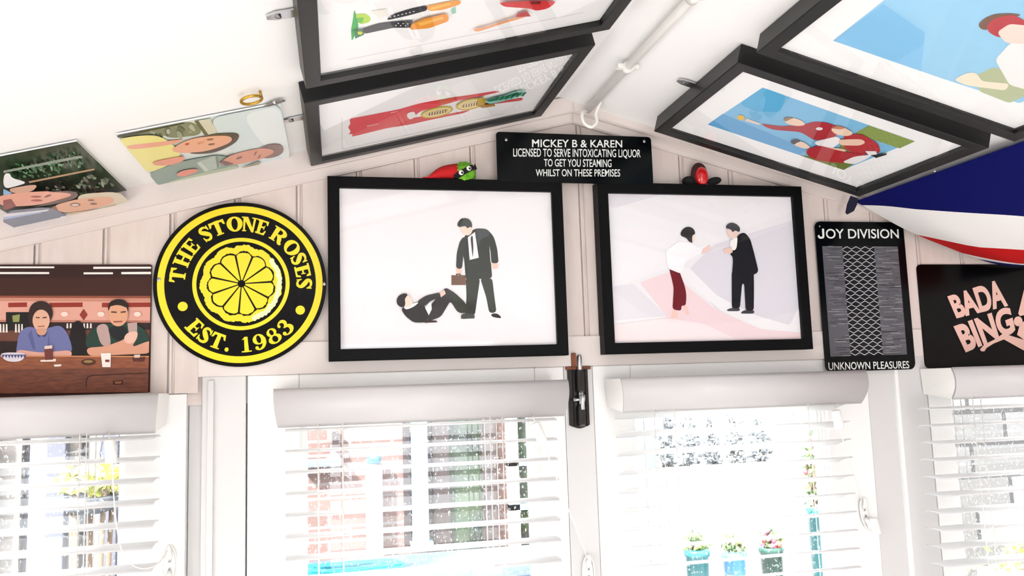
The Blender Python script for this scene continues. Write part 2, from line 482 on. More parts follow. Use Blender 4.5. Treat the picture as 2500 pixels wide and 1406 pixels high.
def art_pair(A):
    a = lambda p, c: A(p, c, Z6)
    a([(150, 250), (560, 255), (300, 330), (200, 360), (155, 350)], 'e4e0e6')
    a([(880, 610), (1430, 440), (1500, 1280), (900, 1060), (690, 800)], 'e0dde4')
    a([(370, 870), (600, 790), (700, 900), (900, 1060), (1200, 1190), (1490, 1215), (1500, 1280), (195, 1295), (190, 1270), (350, 1150), (560, 1110)], 'f1d9dc')
    a([(150, 900), (320, 880), (560, 1100), (200, 1130)], 'e6e2e8')
    a([(620, 770), (710, 770), (900, 960), (1150, 1090), (1400, 1165), (1460, 1040), (1490, 1215), (1200, 1190), (920, 1060), (740, 900)], 'f2f0f2')
    a([(190, 1160), (540, 1115), (800, 1150), (1080, 1280), (195, 1290)], 'f3e6e7')
    # woman
    a([(595, 1055), (628, 1062), (632, 1115), (585, 1115)], 'f3cbbf')
    a([(665, 1025), (690, 1030), (712, 1085), (685, 1092)], 'f3cbbf')
    a([(570, 770), (640, 790), (680, 900), (690, 960), (685, 1030), (655, 1028), (655, 1066), (594, 1056), (603, 910), (590, 850)], '6e0d17')
    a([(545, 650), (640, 590), (720, 600), (770, 635), (850, 612), (856, 652), (740, 690), (685, 720), (655, 812), (562, 775)], 'f7f5f8')
    a([(800, 640), (850, 610), (856, 652), (790, 678)], 'f0cfc6')
    a([(725, 530), (752, 540), (748, 580), (728, 602)], 'f5ddd2')
    a([(643, 550), (660, 505), (700, 484), (742, 503), (752, 540), (730, 545), (727, 585), (735, 600), (705, 592), (690, 565)], '101014')
    # man
    a([(1090, 1060), (1152, 1060), (1155, 1085), (1062, 1085), (1066, 1072)], '3d3d40')
    a([(998, 1045), (1055, 1045), (1056, 1068), (965, 1068), (970, 1056)], '4a4a4d')
    a([(1000, 790), (1150, 790), (1152, 900), (1150, 1065), (1095, 1065), (1085, 880), (1070, 880), (1055, 1050), (1000, 1050), (1000, 900)], '0b0b0d')
    a([(1040, 545), (1085, 525), (1125, 570), (1150, 660), (1184, 800), (1115, 837), (1000, 850), (1008, 720), (1004, 690), (985, 680), (1010, 650), (1030, 600)], '0a0a0c')
    a([(985, 585), (1040, 555), (1032, 640), (1010, 655), (990, 640)], 'f6f4f0')
    a([(938, 648), (1000, 625), (1004, 668), (955, 672)], 'eecabb')
    a([(960, 510), (1040, 495), (1048, 545), (1005, 578), (970, 548)], 'ecd0c5')
    a([(953, 500), (968, 470), (1000, 458), (1040, 475), (1058, 502), (1050, 530), (1022, 512), (1005, 530), (990, 505)], '3c3d43')
picture('picture_frame', 'black framed print on the gable wall, woman in dark red trousers facing a man', Vector((.6955, WY - .001, H + .2045)), U, V, N, .419, .318, .030, art_pair)

# roof pictures: tilted with the slope they hang from
def slope(left, spin=0.0):
    ang = math.atan(TL_ if left else TR_)
    ca, sa = math.cos(ang), math.sin(ang)
    u = Vector((ca, 0, sa if left else -sa)); n = Vector((sa if left else -sa, 0, -ca)); v = Vector((0, 1, 0))
    r = Matrix.Rotation(spin, 3, n)
    return r @ u, r @ v, n
def roofpt(x, y, off=0.001, left=True):
    n = slope(left)[2]
    return Vector((x, y, zc(x))) + n * off

def art_red_bottle(A):
    a = lambda p, c: A(p, c, Z2)
    a([(650, 800), (655, 800), (655, 1010), (1760, 765), (1760, 770), (650, 1017)], 'd9d8d6')
    a([(700, 805), (860, 775), (1040, 740), (1180, 700), (1400, 660), (1700, 615), (1725, 622), (1500, 672), (1440, 682), (1180, 755), (1130, 800), (1120, 840), (950, 870), (740, 922), (715, 925), (730, 905), (695, 912), (715, 890), (690, 862), (712, 840)], 'e4545c')
    a([(1120, 800), (1180, 790), (1280, 790), (1530, 742), (1480, 765), (1250, 812), (1120, 842), (1000, 862)], 'd92a31')
    a([(1180, 700), (1400, 660), (1560, 640), (1500, 660), (1300, 700)], 'd83a40')
    a([(820, 850), (900, 835), (905, 840), (822, 857)], 'f6b9b6'); a([(980, 760), (1030, 750), (1030, 755), (985, 766)], 'f6b9b6')
    a([(1600, 705), (1880, 660), (1875, 678), (1700, 700), (1610, 714)], 'd7514f')
    a([(1090, 765), (1140, 750), (1155, 780), (1120, 810), (1095, 795)], 'f6f4f2')
    for (cx, cy, rx, ry) in ((1295, 757, 112, 33), (1525, 697, 104, 36)):
        a(ell(cx, cy, rx, ry, -12), 'd9b93a'); a(ell(cx, cy, rx * .86, ry * .72, -12), 'f7efc0')
        a(ell(cx, cy, rx * .74, ry * .5, -12), 'e3cb62'); a(ell(cx, cy, rx * .62, ry * .34, -12), 'f8f0d0')
        for k in range(-3, 4):
            a([(cx + k * 18, cy - k * 4 - 8), (cx + k * 18 + 9, cy - k * 4 - 12), (cx + k * 18 + 6, cy - k * 4 + 9), (cx + k * 18 - 3, cy - k * 4 + 10)], '8a5a24')
    a([(1575, 650), (1612, 645), (1615, 700), (1560, 705)], 'c9a92c')
    a([(1560, 700), (1680, 690), (1690, 705), (1600, 718)], 'b98a3a')
    a([(1620, 662), (1750, 632), (1830, 602), (1885, 598), (1895, 622), (1820, 650), (1700, 682), (1640, 692)], '8fd0c4')
    a([(1625, 662), (1760, 634), (1850, 604), (1870, 612), (1790, 650), (1640, 675)], '1f7a58')
    for k in range(16):
        x = 1690 + k * 12.5; y = 650 - k * 2.6 + (k % 3) * 6
        a([(x, y), (x + 16, y - 12), (x + 20, y - 6), (x + 6, y + 8)], ('0f5c3c', '3fa07a', '14694a')[k % 3])
def art_two_bottles(A):
    a = lambda p, c: A(p, c, Z2)
    a([(690, 402), (2290, 82), (2290, 86), (690, 406)], 'dad8d4')
    a([(735, 60), (748, 95), (765, 180), (745, 230), (718, 282), (713, 200), (728, 120)], '35b457')
    a([(740, 95), (810, 88), (850, 118), (840, 150), (770, 165)], 'b8dd4a'); a([(752, 120), (800, 115), (790, 150), (760, 150)], '69c23f')
    a([(850, 70), (950, 55), (960, 100), (900, 120)], 'f1efe2')
    a([(950, 132), (1000, 92), (1120, 55), (1225, 32), (1232, 66), (1100, 102), (990, 127)], '2b2d33')
    a([(1220, 35), (1400, 0), (1450, -5), (1462, 22), (1340, 62), (1240, 72)], 'f0a028'); a([(1240, 50), (1380, 12), (1390, 26), (1260, 62)], 'f7c353')
    a([(1390, 60), (1420, 40), (1425, 80), (1400, 90)], '8fd0b4')
    a([(785, 190), (905, 152), (1130, 128), (1118, 182), (1000, 182), (800, 224)], '3a3c42'); a([(1010, 150), (1130, 128), (1118, 182), (1030, 180)], '1c1d21')
    for k in range(7): a(ell(980 + k * 26, 108 - k * 7, 7, 4, -15, 8), 'e8eaec'); 
    for k in range(6): a(ell(1015 + k * 16, 160 - (k % 2) * 14, 6, 4, 0, 8), 'e8eaec')
    a([(1115, 150), (1200, 112), (1362, 74), (1376, 126), (1240, 176), (1108, 187)], 'f09a24'); a([(1160, 140), (1330, 95), (1340, 110), (1180, 160)], 'f8bf55')
    a([(730, 190), (790, 182), (800, 216), (738, 245)], '2f7d4a'); a(ell(770, 205, 18, 12, 0, 10), 'd9dd4a')
    a([(1710, 0), (1900, -12), (2095, -12), (2085, 12), (2040, 42), (1965, 56), (1920, 40), (1745, 27)], 'd5262c')
    a([(1925, -8), (2000, -10), (1990, 10), (1930, 10)], '7a1014')
    a([(1830, 80), (1900, 55), (1928, 92), (1828, 99)], 'c02a30')
    a([(1538, 190), (1545, 178), (1620, 165), (1780, 112), (1828, 99), (1900, 95), (1740, 140), (1570, 196)], 'f2a468')
PL = ((-.213, -.09, -1, 0),)
u_, v_, n_ = slope(True, 0.008)
picture('picture_frame', 'black box frame on the left roof slope with red brush strokes, nearest the gable', roofpt(.1695, 1.262, .001), u_, v_, n_, .426, .325, .030, art_red_bottle, paper=M['mount'], plates=((-.213, -.02, -1, 0),))
picture('picture_frame', 'black box frame on the left roof slope with black and orange bottle shapes', roofpt(.171, .885, .001), u_, v_, n_, .426, .325, .030, art_two_bottles, paper=M['mount'], plates=((-.213, .0, -1, 0),))

def art_team(A):
    a = lambda p, c: A(p, c, Z3)
    a([(1050, 485), (1890, 783), (1500, 940), (745, 690)], '7fc0e6')
    a([(1050, 485), (1180, 530), (1150, 620), (1010, 620), (920, 575)], '58b4e2')
    a([(745, 690), (830, 630), (1300, 830), (1250, 858)], '5fa8da')
    a([(1640, 695), (1895, 783), (1810, 822), (1560, 738)], '8a9f4c')
    a([(1250, 858), (1400, 880), (1560, 905), (1500, 942)], '6f7f32'); a([(1480, 800), (1620, 820), (1560, 860), (1470, 850)], '8a8a48')
    a([(1040, 683), (1150, 698), (1280, 690), (1330, 672), (1400, 675), (1490, 705), (1470, 740), (1440, 762), (1340, 778), (1262, 730), (1110, 718), (1060, 700)], 'b01f2d')
    a([(965, 655), (1040, 683), (1030, 690), (950, 668)], 'e8d6cc')
    a(ell(930, 650, 22, 14, 10, 14), 'e8b93a')
    a([(1165, 655), (1205, 645), (1270, 665), (1292, 690), (1240, 697), (1180, 682)], 'f2d5bd'); a([(1162, 660), (1180, 645), (1230, 650), (1200, 658), (1180, 672)], '9a7a5a')
    a(ell(1365, 710, 20, 9, 0, 10), 'f4f0ee')
    a([(1335, 782), (1468, 750), (1490, 780), (1420, 830), (1350, 800)], 'f6f2f2')
    a([(1500, 742), (1600, 738), (1690, 790), (1708, 842), (1560, 852), (1500, 812)], 'b8262c')
    a([(1425, 708), (1500, 698), (1560, 735), (1520, 752), (1450, 738)], 'f2d5bd'); a([(1430, 706), (1470, 690), (1515, 705), (1480, 712)], 'c77a5a')
    a([(1470, 768), (1600, 765), (1625, 785), (1590, 802), (1480, 800)], 'f2cdb4')
    a([(1390, 812), (1500, 818), (1522, 832), (1440, 842), (1385, 830)], 'f2cdb4')
    a([(1288, 825), (1360, 800), (1500, 835), (1640, 852), (1580, 872), (1500, 900), (1360, 885), (1300, 858)], 'b41f2a')
    a([(1205, 785), (1270, 775), (1322, 812), (1285, 820), (1240, 805)], 'f2d5bd'); a([(1200, 777), (1232, 764), (1268, 776), (1240, 784), (1226, 798)], '4a4346')
    a([(1490, 892), (1560, 860), (1660, 850), (1640, 868), (1560, 905)], 'f6f2f2'); a([(1620, 830), (1680, 830), (1690, 858), (1640, 852)], 'f6f2f2')
    a([(1650, 852), (1738, 842), (1740, 850), (1680, 868)], '161616')
def art_cap(A):
    a = lambda p, c: A(p, c, Z3)
    a([(1440, 225), (1800, -60), (2100, -240), (3100, 120), (2480, 575), (2060, 440)], '9cd3f3')
    a([(1440, 225), (1720, 20), (1950, 180), (1930, 395)], '86c6ef')
    a([(2230, 420), (2330, 370), (2500, 420), (2600, 480), (2420, 572), (2250, 505)], 'b9c39a')
    a([(2340, 330), (2420, 240), (2520, 210), (2720, 260), (2700, 420), (2600, 520), (2420, 470)], 'f4f3f1')
    a([(2110, 440), (2180, 402), (2240, 400), (2265, 448), (2420, 462), (2400, 500), (2180, 472)], 'f4ead2')
    a([(2245, 132), (2285, 95), (2340, 75), (2430, 70), (2490, 80), (2330, 120), (2300, 165), (2260, 160)], '7d5a48')
    a([(2290, 140), (2340, 95), (2440, 78), (2500, 108), (2560, 140), (2540, 190), (2360, 205), (2305, 178)], 'c03a42')
    a([(2350, 175), (2420, 128), (2540, 140), (2600, 190), (2520, 240), (2400, 235)], 'f3dfd2')
u_, v_, n_ = slope(False, 0.012)
picture('picture_frame', 'black box frame on the right roof slope with players in red shirts on blue', roofpt(.795, 1.208, .002, False), u_, v_, n_, .426, .325, .030, art_team, paper=M['mount'], plates=((-.213, .0, -1, 0),))
picture('picture_frame', 'black box frame on the right roof slope with a figure in a red cap', roofpt(.7985, .842, .002, False), u_, v_, n_, .426, .325, .030, art_cap, paper=M['mount'])

# ------------------------------------------------------------------ photo sheets on the left slope
def sheet(label, corners_px, off, polys, bgc):
    n = slope(True)[2]; p0 = roofpt(0, 1, off)
    c = [on(*p, p0, n) for p in corners_px]
    ctr = sum(c, Vector()) / 4
    # square the sheet up on the slope
    u, v = slope(True)[0], Vector((0, 1, 0))
    xs = [(p - ctr).dot(u) for p in c]; ys = [(p - ctr).dot(v) for p in c]
    x0, x1 = (xs[0] + xs[3]) / 2, (xs[1] + xs[2]) / 2
    y0, y1 = (ys[0] + ys[1]) / 2, (ys[2] + ys[3]) / 2
    m = MB()
    def P(a, b, h): return ctr + u * a + v * b + n * h
    m.prism([P(x0, y0, 0), P(x1, y0, 0), P(x1, y1, 0), P(x0, y1, 0)], n * -.002, mat('laminated_card', 'f2f2f0', .3))
    m.poly([P(x0, y0, .0002), P(x1, y0, .0002), P(x1, y1, .0002), P(x0, y1, .0002)], mat('photo_' + bgc, bgc, .25))
    for i, (pts, colr) in enumerate(polys):
        loc = [((p - ctr).dot(u), (p - ctr).dot(v)) for p in (on(*Z1(x, y), p0, n) for x, y in soft(pts, 45))]
        for ax, lo, hi in ((0, x0, x1), (1, y0, y1)):
            for sg, lim in ((1, hi), (-1, -lo)):
                res = []
                for k in range(len(loc)):
                    a, b = loc[k - 1], loc[k]
                    ia, ib = sg * a[ax] <= lim, sg * b[ax] <= lim
                    if ia != ib:
                        t = (sg * lim - a[ax]) / (b[ax] - a[ax]); res.append((a[0] + (b[0] - a[0]) * t, a[1] + (b[1] - a[1]) * t))
                    if ib: res.append(b)
                loc = res
                if not loc: break
            if not loc: break
        if loc: m.poly([P(a, b, .0003 + .00008 * i) for a, b in loc], mat('photo_' + colr, colr, .25))
    return tag(m.build('photo_print'), label, 'photo')
def blobs(x0, y0, dx, dy, n, cols, r=26, seed=1, slant=-.22):
    rr = random.Random(seed); o = []
    for k in range(n):
        x = x0 + rr.random() * dx; y = y0 + rr.random() * dy + (x - x0) * slant
        o.append((ell(x, y, r * (.6 + rr.random()), r * .5 * (.6 + rr.random()), rr.random() * 90, 9), cols[k % len(cols)]))
    return o
two = [([(885, 415), (1480, 290), (1560, 400), (1300, 430), (1240, 400), (900, 430)], '7d8570')]
two += blobs(1150, 390, 320, 60, 16, ['5c6650', '9aa08c', 'b9b8a4'], 24, 3)
two += [([(885, 405), (1400, 300), (1410, 308), (890, 420)], '2c3028'),
        ([(1480, 290), (1600, 270), (1660, 390), (1560, 400)], 'd3d2bd'), ([(1480, 290), (1510, 285), (1590, 395), (1560, 400)], '5f5f4f'),
        ([(1600, 268), (2130, 150), (2225, 595), (1960, 660), (1800, 560), (1660, 390)], 'd3e2e6'), ([(1850, 240), (2130, 170), (2220, 590), (2080, 540), (1960, 420)], 'e6eff0'),
        ([(880, 430), (1000, 405), (1150, 393), (1240, 412), (1330, 480), (1390, 560), (1250, 645), (1110, 690)], 'ece38e'),
        ([(940, 478), (1250, 442), (1380, 428), (1395, 437), (1300, 470), (1000, 507)], 'e9a48e'),
        ([(1110, 690), (1400, 590), (1700, 540), (1830, 620), (1790, 690), (1255, 822)], '7f958c'), ([(1500, 600), (1640, 555), (1680, 640), (1560, 680)], 'a5b7ae'), ([(1255, 760), (1500, 690), (1830, 620), (1790, 690), (1270, 800)], 'aab89a'),
        ([(1500, 610), (1530, 600), (1590, 660), (1560, 670)], 'c3cfc6'), ([(1640, 560), (1655, 555), (1670, 640), (1655, 645)], '5f7068'),
        ([(1300, 500), (1420, 430), (1560, 402), (1740, 395), (1790, 420), (1760, 470), (1640, 510), (1450, 532), (1330, 525)], 'eeae92'),
        ([(1560, 404), (1640, 380), (1800, 374), (1828, 400), (1790, 460), (1640, 530), (1500, 540), (1420, 528), (1560, 520), (1690, 480), (1770, 440), (1760, 400), (1660, 396)], '3a2528'),
        (ell(1425, 460, 18, 9, -12, 10), 'b8403c'), (ell(1600, 425, 28, 7, -8, 10), '8a5a4c'), (ell(1610, 462, 28, 7, -8, 10), '8a5a4c'), ([(1500, 450), (1560, 442), (1510, 466)], 'd68c74'),
        ([(1155, 605), (1180, 590), (1330, 560), (1405, 552), (1400, 590), (1300, 622), (1180, 625)], 'e5947c'),
        ([(1670, 600), (1760, 540), (1960, 490), (2080, 495), (2095, 540), (1980, 580), (1780, 622), (1690, 620)], 'd68f74'), (ell(1820, 565, 26, 9, -20, 10), '7a2f28'), (ell(1945, 530, 20, 6, -60, 10), '7a4a3a'), (ell(1975, 555, 20, 6, -60, 10), '7a4a3a'),
        ([(1960, 492), (2060, 458), (2130, 460), (2165, 490), (2150, 535), (2080, 565), (1990, 570), (2080, 540), (2090, 500), (2040, 485)], '7a5550'),
        ([(1670, 600), (1700, 585), (1780, 610), (1720, 625)], '6b3a30'),
        ([(1335, 692), (1380, 660), (1480, 645), (1515, 655), (1490, 675), (1380, 712)], 'e0826e'),
        ([(1840, 640), (1960, 590), (1990, 600), (1900, 660)], '8a8a6e'), ([(1250, 800), (1960, 645), (1975, 670), (1255, 826)], '4a4f42')]
sheet('photo sheet on the left roof slope of two people, one in a yellow top', [Z1(885, 415), Z1(2130, 150), Z1(2225, 595), Z1(1250, 822)], .004, two, 'dfe8e6')
one = [([(0, 560), (600, 455), (1015, 880), (300, 1030), (0, 1095)], '33452f')]
one += blobs(60, 640, 560, 90, 130, ['4f8a5c', '2c5a38', '7db184', '3c6b44', '22452a'], 15, 5)
one += blobs(240, 740, 620, 130, 110, ['24301f', '3f5a3a', '4a2f2c', '5f7d58', '1b2418'], 17, 6)
one += [([(0, 555), (600, 452), (612, 470), (0, 585)], '8d9a8c'), ([(190, 655), (690, 558), (698, 570), (200, 668)], 'b08a62'),
        ([(0, 590), (48, 585), (60, 625), (150, 650), (172, 668), (100, 690), (0, 715)], 'f2f2f4'), ([(30, 712), (150, 690), (230, 680), (262, 690), (215, 740), (80, 752)], 'd6a58c'), ([(0, 710), (70, 745), (0, 770)], '8fb8e0'),
        ([(-90, 780), (80, 745), (300, 732), (470, 735), (560, 745), (550, 780), (440, 810), (250, 845), (0, 855)], 'eba68e'), (ell(250, 775, 45, 8, 0, 10), 'a03a30'), (ell(255, 805, 48, 9, 0, 10), 'b04a3c'), (ell(340, 770, 30, 8, -20, 10), '8a4a38'),
        ([(0, 800), (60, 790), (100, 850), (0, 880)], '8a2f28'),
        ([(300, 735), (500, 728), (575, 748), (560, 790), (430, 830), (200, 862), (440, 800), (530, 770), (500, 745)], '4f2b26'),
        ([(560, 790), (600, 755), (860, 740), (960, 790), (940, 830), (700, 880), (600, 830)], 'd9cdb2'),
        ([(345, 880), (420, 830), (600, 790), (840, 775), (850, 830), (720, 870), (520, 905), (380, 890)], 'e6aa86'), (ell(550, 840, 42, 16, 0, 12), '7a4a38'), (ell(550, 842, 30, 8, 0, 10), 'f0dccb'), (ell(670, 805, 26, 7, 0, 10), '7a4434'), (ell(690, 835, 28, 8, 0, 10), '7a4434'),
        ([(345, 880), (400, 845), (420, 890), (380, 890)], '8f5a44'),
        ([(470, 905), (720, 880), (860, 840), (870, 850), (500, 925)], 'c9b694'),
        ([(0, 885), (340, 850), (460, 905), (470, 940), (410, 1000), (250, 1030), (0, 1080)], '6f7a8e'), ([(0, 905), (350, 872), (340, 885), (0, 935)], 'e6e8f0'), ([(0, 930), (300, 890), (280, 900), (0, 950)], 'a9c0e6'), ([(440, 930), (480, 925), (430, 985), (410, 985)], 'e9eef0'),
        ([(0, 1080), (290, 1020), (295, 1030), (0, 1100)], '7a1a22')]
sheet('photo sheet on the left roof slope of two smiling people before green bushes', [Z1(-250, 610), Z1(600, 455), Z1(1015, 880), Z1(-60, 1110)], .004, one, '3c4a34')

# ------------------------------------------------------------------ round sign
def ring_pts(c, r, n=96, y=0.0):
    return [Vector((c.x + r * math.cos(2 * math.pi * i / n), c.y + y, c.z + r * math.sin(2 * math.pi * i / n))) for i in range(n)]
def annulus(mb, c, r0, r1, y, m, n=96):
    a, b = ring_pts(c, r0, n, y), ring_pts(c, r1, n, y)
    for i in range(n): mb.poly([a[i], a[(i + 1) % n], b[(i + 1) % n], b[i]], m)
def strokes(ch):
    """heavy serif capitals as stroke lists: (points with half widths) in a unit box"""
    sp = lambda pts, k=6: [tuple(sum(v * b for v, b in zip(col, bas)) for col in zip(*q)) for i in range(len(pts) - 1)
                           for q in [(pts[max(i - 1, 0)], pts[i], pts[i + 1], pts[min(i + 2, len(pts) - 1)])]
                           for t in [j / k for j in range(k + (i == len(pts) - 2))]
                           for bas in [(-.5 * t + t * t - .5 * t ** 3, 1 - 2.5 * t * t + 1.5 * t ** 3, .5 * t + 2 * t * t - 1.5 * t ** 3, -.5 * t * t + .5 * t ** 3)]]
    bar = lambda x0, y0, x1, y1: [('p', [(x0, y0), (x1, y0), (x1, y1), (x0, y1)])]
    if ch == 'T': return bar(.36, 0, .64, 1) + bar(.05, .84, .95, 1) + bar(.24, 0, .76, .09) + [('p', [(.0, .62), (.12, .66), (.2, .84), (.05, 1)]), ('p', [(1, .62), (.88, .66), (.8, .84), (.95, 1)])]
    if ch == 'H': return bar(.1, 0, .36, 1) + bar(.64, 0, .9, 1) + bar(.3, .44, .7, .56) + bar(.0, 0, .45, .08) + bar(.55, 0, 1, .08) + bar(0, .92, .45, 1) + bar(.55, .92, 1, 1)
    if ch == 'E': return bar(.12, 0, .42, 1) + bar(.0, 0, .9, .12) + bar(0, .88, .88, 1) + bar(.4, .45, .68, .56) + [('p', [(.95, .32), (.84, .32), (.72, .12), (.9, 0)]), ('p', [(.92, .7), (.82, .7), (.7, .88), (.88, 1)]), ('p', [(.72, .34), (.64, .4), (.64, .62), (.72, .68)])]
    if ch == 'N': return bar(.08, 0, .22, 1) + bar(.76, .1, .9, 1) + [('p', [(.06, 1), (.38, 1), (.92, .06), (.9, -.02), (.74, -.02)])] + bar(0, 0, .32, .08) + bar(.64, .92, 1.02, 1) + bar(-.02, .92, .2, 1)
    if ch == 'R': return bar(.1, 0, .38, 1) + bar(0, 0, .48, .08) + bar(0, .92, .4, 1) + [('s', sp([(.3, .94, .06), (.62, .92, .09), (.78, .73, .15), (.62, .53, .08), (.34, .49, .05)])), ('s', sp([(.48, .5, .1), (.66, .34, .14), (.8, .1, .13), (1.0, .06, .06)]))]
    if ch == 'O': return [('r', .5, .5, .52, .52, .2, .40)]
    if ch == 'S': return [('s', sp([(.84, .76, .05), (.66, .93, .07), (.34, .92, .1), (.22, .74, .13), (.5, .53, .17), (.78, .3, .14), (.68, .09, .1), (.36, .06, .07), (.14, .22, .05)])), ('p', [(.8, .98), (.9, 1), (.92, .66), (.82, .66)]), ('p', [(.08, .34), (.18, .34), (.2, .0), (.1, .0)])]
    if ch == '1': return bar(.34, 0, .66, 1) + bar(.14, 0, .86, .08) + [('p', [(.12, .8), (.36, .84), (.5, 1), (.4, 1)])]
    if ch == '9': return [('r', .48, .68, .46, .34, .17, .26), ('s', sp([(.84, .7, .14), (.82, .4, .13), (.62, .12, .09), (.34, .03, .05), (.14, .12, .04)])), ('c', .22, .16, .12)]
    if ch == '8': return [('r', .5, .75, .4, .27, .16, .19), ('r', .5, .27, .48, .3, .2, .21)]
    if ch == '3': return [('s', sp([(.14, .84, .05), (.36, .96, .06), (.64, .92, .11), (.74, .75, .15), (.6, .57, .08), (.4, .53, .04)])), ('s', sp([(.4, .53, .04), (.7, .48, .1), (.82, .26, .16), (.64, .06, .1), (.34, .03, .05), (.1, .14, .04)])), ('c', .2, .8, .12), ('c', .18, .2, .13)]
    if ch == 'J': return bar(.66, .3, .95, 1) + [('s', sp([(.805, .34, .145), (.76, .16, .13), (.52, .085, .1), (.24, .13, .12), (.12, .34, .12)]))]
    if ch == '.': return [('c', .5, .12, .14)]
    return []
def glyph(mb, ch, fn0, m):
    for ks, s in enumerate(strokes(ch)):
        fn = lambda x, y, k=ks: fn0(x, y) + Vector((0, -.00003 * k, 0))
        if s[0] == 'p': mb.poly([fn(x, y) for x, y in s[1]], m)
        elif s[0] == 'c': mb.poly([fn(s[1] + s[3] * math.cos(i * math.pi / 8), s[2] + s[3] * 1.0 * math.sin(i * math.pi / 8)) for i in range(16)], m)
        elif s[0] == 'r':
            _, cx, cy, rx, ry, ix, iy = s; n = 28
            o = [(math.cos(2 * math.pi * i / n), math.sin(2 * math.pi * i / n)) for i in range(n)]
            for i in range(n):
                a, b = o[i], o[(i + 1) % n]
                mb.poly([fn(cx + rx * a[0], cy + ry * a[1]), fn(cx + rx * b[0], cy + ry * b[1]), fn(cx + ix * b[0], cy + iy * b[1]), fn(cx + ix * a[0], cy + iy * a[1])], m)
        else:
            p = s[1]; L, Rr = [], []
            for i in range(len(p)):
                a, b = p[max(i - 1, 0)], p[min(i + 1, len(p) - 1)]
                dx, dy = b[0] - a[0], b[1] - a[1]; l = math.hypot(dx, dy) or 1
                L.append((p[i][0] - dy / l * p[i][2], p[i][1] + dx / l * p[i][2])); Rr.append((p[i][0] + dy / l * p[i][2], p[i][1] - dx / l * p[i][2]))
            for i in range(len(p) - 1): mb.poly([fn(*L[i]), fn(*L[i + 1]), fn(*Rr[i + 1]), fn(*Rr[i])], m)
RS = .1392
rc = at(590, 693, WY - .007); rc.y = WY - .006
root = thing('round_sign', 'round black and yellow sign with a lemon slice on the gable wall', 'sign', rc)
YEL, BLK = enamel('f4dc1e'), enamel('060607')
p = MB(); p.prism(ring_pts(rc, RS), (0, -.0035, 0), BLK, bevel=.0008)
YF = -.0035
annulus(p, rc, RS * .875, RS * .955, YF - .0002, YEL); annulus(p, rc, RS * .515, RS * .562, YF - .0002, YEL)
p.build('plate', root)
em = MB()
rr = random.Random(3)
def rough(r, amp, n=120): return [Vector((rc.x + (r + amp * (rr.random() - .5)) * math.cos(2 * math.pi * i / n), 0, rc.z + (r + amp * (rr.random() - .5)) * math.sin(2 * math.pi * i / n))) for i in range(n)]
def lay(pts, y, m): em.poly([Vector((q.x, rc.y + y, q.z)) for q in pts], m)
# rind: scalloped outline, one lobe per segment
def lobes(r, amp, ph, jit, n=150):
    return [Vector((rc.x + (r + amp * abs(math.cos(5.5 * (2 * math.pi * i / n) + ph)) + jit * (rr.random() - .5)) * math.cos(2 * math.pi * i / n), 0, rc.z + (r + amp * abs(math.cos(5.5 * (2 * math.pi * i / n) + ph)) + jit * (rr.random() - .5)) * math.sin(2 * math.pi * i / n))) for i in range(n)]
lay(lobes(RS * .448, RS * .03, 1.24, RS * .016), YF - .0003, YEL)
PALE = enamel('f8f2b8')
c2 = [rough(RS * .42, RS * .012), None]
for a0 in range(-70, 40, 6):       # worn pale rind on the lower right
    aa = math.radians(a0); r_ = RS * (.435 + .015 * rr.random())
    lay([Vector((rc.x + r_ * math.cos(aa) + .0042 * math.cos(k), 0, rc.z + r_ * math.sin(aa) + .0052 * math.sin(k))) for k in [j * math.pi / 5 for j in range(10)]], YF - .0004 - (a0 + 70) * 1e-7, PALE)
lay(lobes(RS * .358, RS * .042, 1.24, RS * .014), YF - .0006, BLK)
NS = 11
for k in range(NS):
    a0 = 2 * math.pi * k / NS + .06; da = 2 * math.pi / NS
    pts = []
    ri, ro = RS * .045, RS * .378
    n = 9
    for j in range(n): 
        t = j / (n - 1); a_ = a0 + da * (.06 + .88 * t)
        rad = ro * (1 - .085 * abs(2 * t - 1) ** 2.6) + RS * .008 * (rr.random() - .5)
        pts.append(Vector((rc.x + rad * math.cos(a_), 0, rc.z + rad * math.sin(a_))))
    pts.append(Vector((rc.x + ri * math.cos(a0 + da * .75), 0, rc.z + ri * math.sin(a0 + da * .75))))
    pts.append(Vector((rc.x + ri * math.cos(a0 + da * .25), 0, rc.z + ri * math.sin(a0 + da * .25))))
    lay(pts, YF - .0007, YEL)
em.build('lemon_emblem', root)
le = MB()
def arc_text(items, r0, r1, inward, wid):
    for ch, px_, py_, ws in items:
        q = at(px_, py_, WY - .010)
        a = math.atan2(q.z - rc.z, q.x - rc.x)
        wv = wid * ws
        def fn(x, y):
            r = r0 + (r1 - r0) * (y if not inward else 1 - y)
            da = (x - .5) * wv / ((r0 + r1) / 2)
            aa = a - da if not inward else a + da
            return Vector((rc.x + r * math.cos(aa), rc.y + YF - .0004, rc.z + r * math.sin(aa)))
        glyph(le, ch, fn, YEL)
arc_text([('T', 431, 672, 1), ('H', 441, 629, 1.1), ('E', 463, 598, .9), ('S', 502, 571, .8), ('T', 532, 556, 1.08), ('O', 573, 549, 1.06), ('N', 608, 551, .98), ('E', 639, 558, .8), ('R', 682, 573, 1.1), ('O', 719, 600, 1.1), ('S', 739, 628, .85), ('E', 750, 660, .95), ('S', 757, 692, .85)], RS * .645, RS * .825, False, .0235)
le.build('lettering', root); le = MB()
arc_text([('E', 478, 798, .95), ('S', 504, 813, .85), ('T', 534, 824, 1.05), ('.', 557, 836, .9)], RS * .645, RS * .83, True, .0235)
le.build('lettering', root); le = MB()
arc_text([('1', 601, 838, .85), ('9', 633, 831, .95), ('8', 667, 819, .95), ('3', 698, 801, .95)], RS * .645, RS * .83, True, .0235)
le.build('lettering', root)
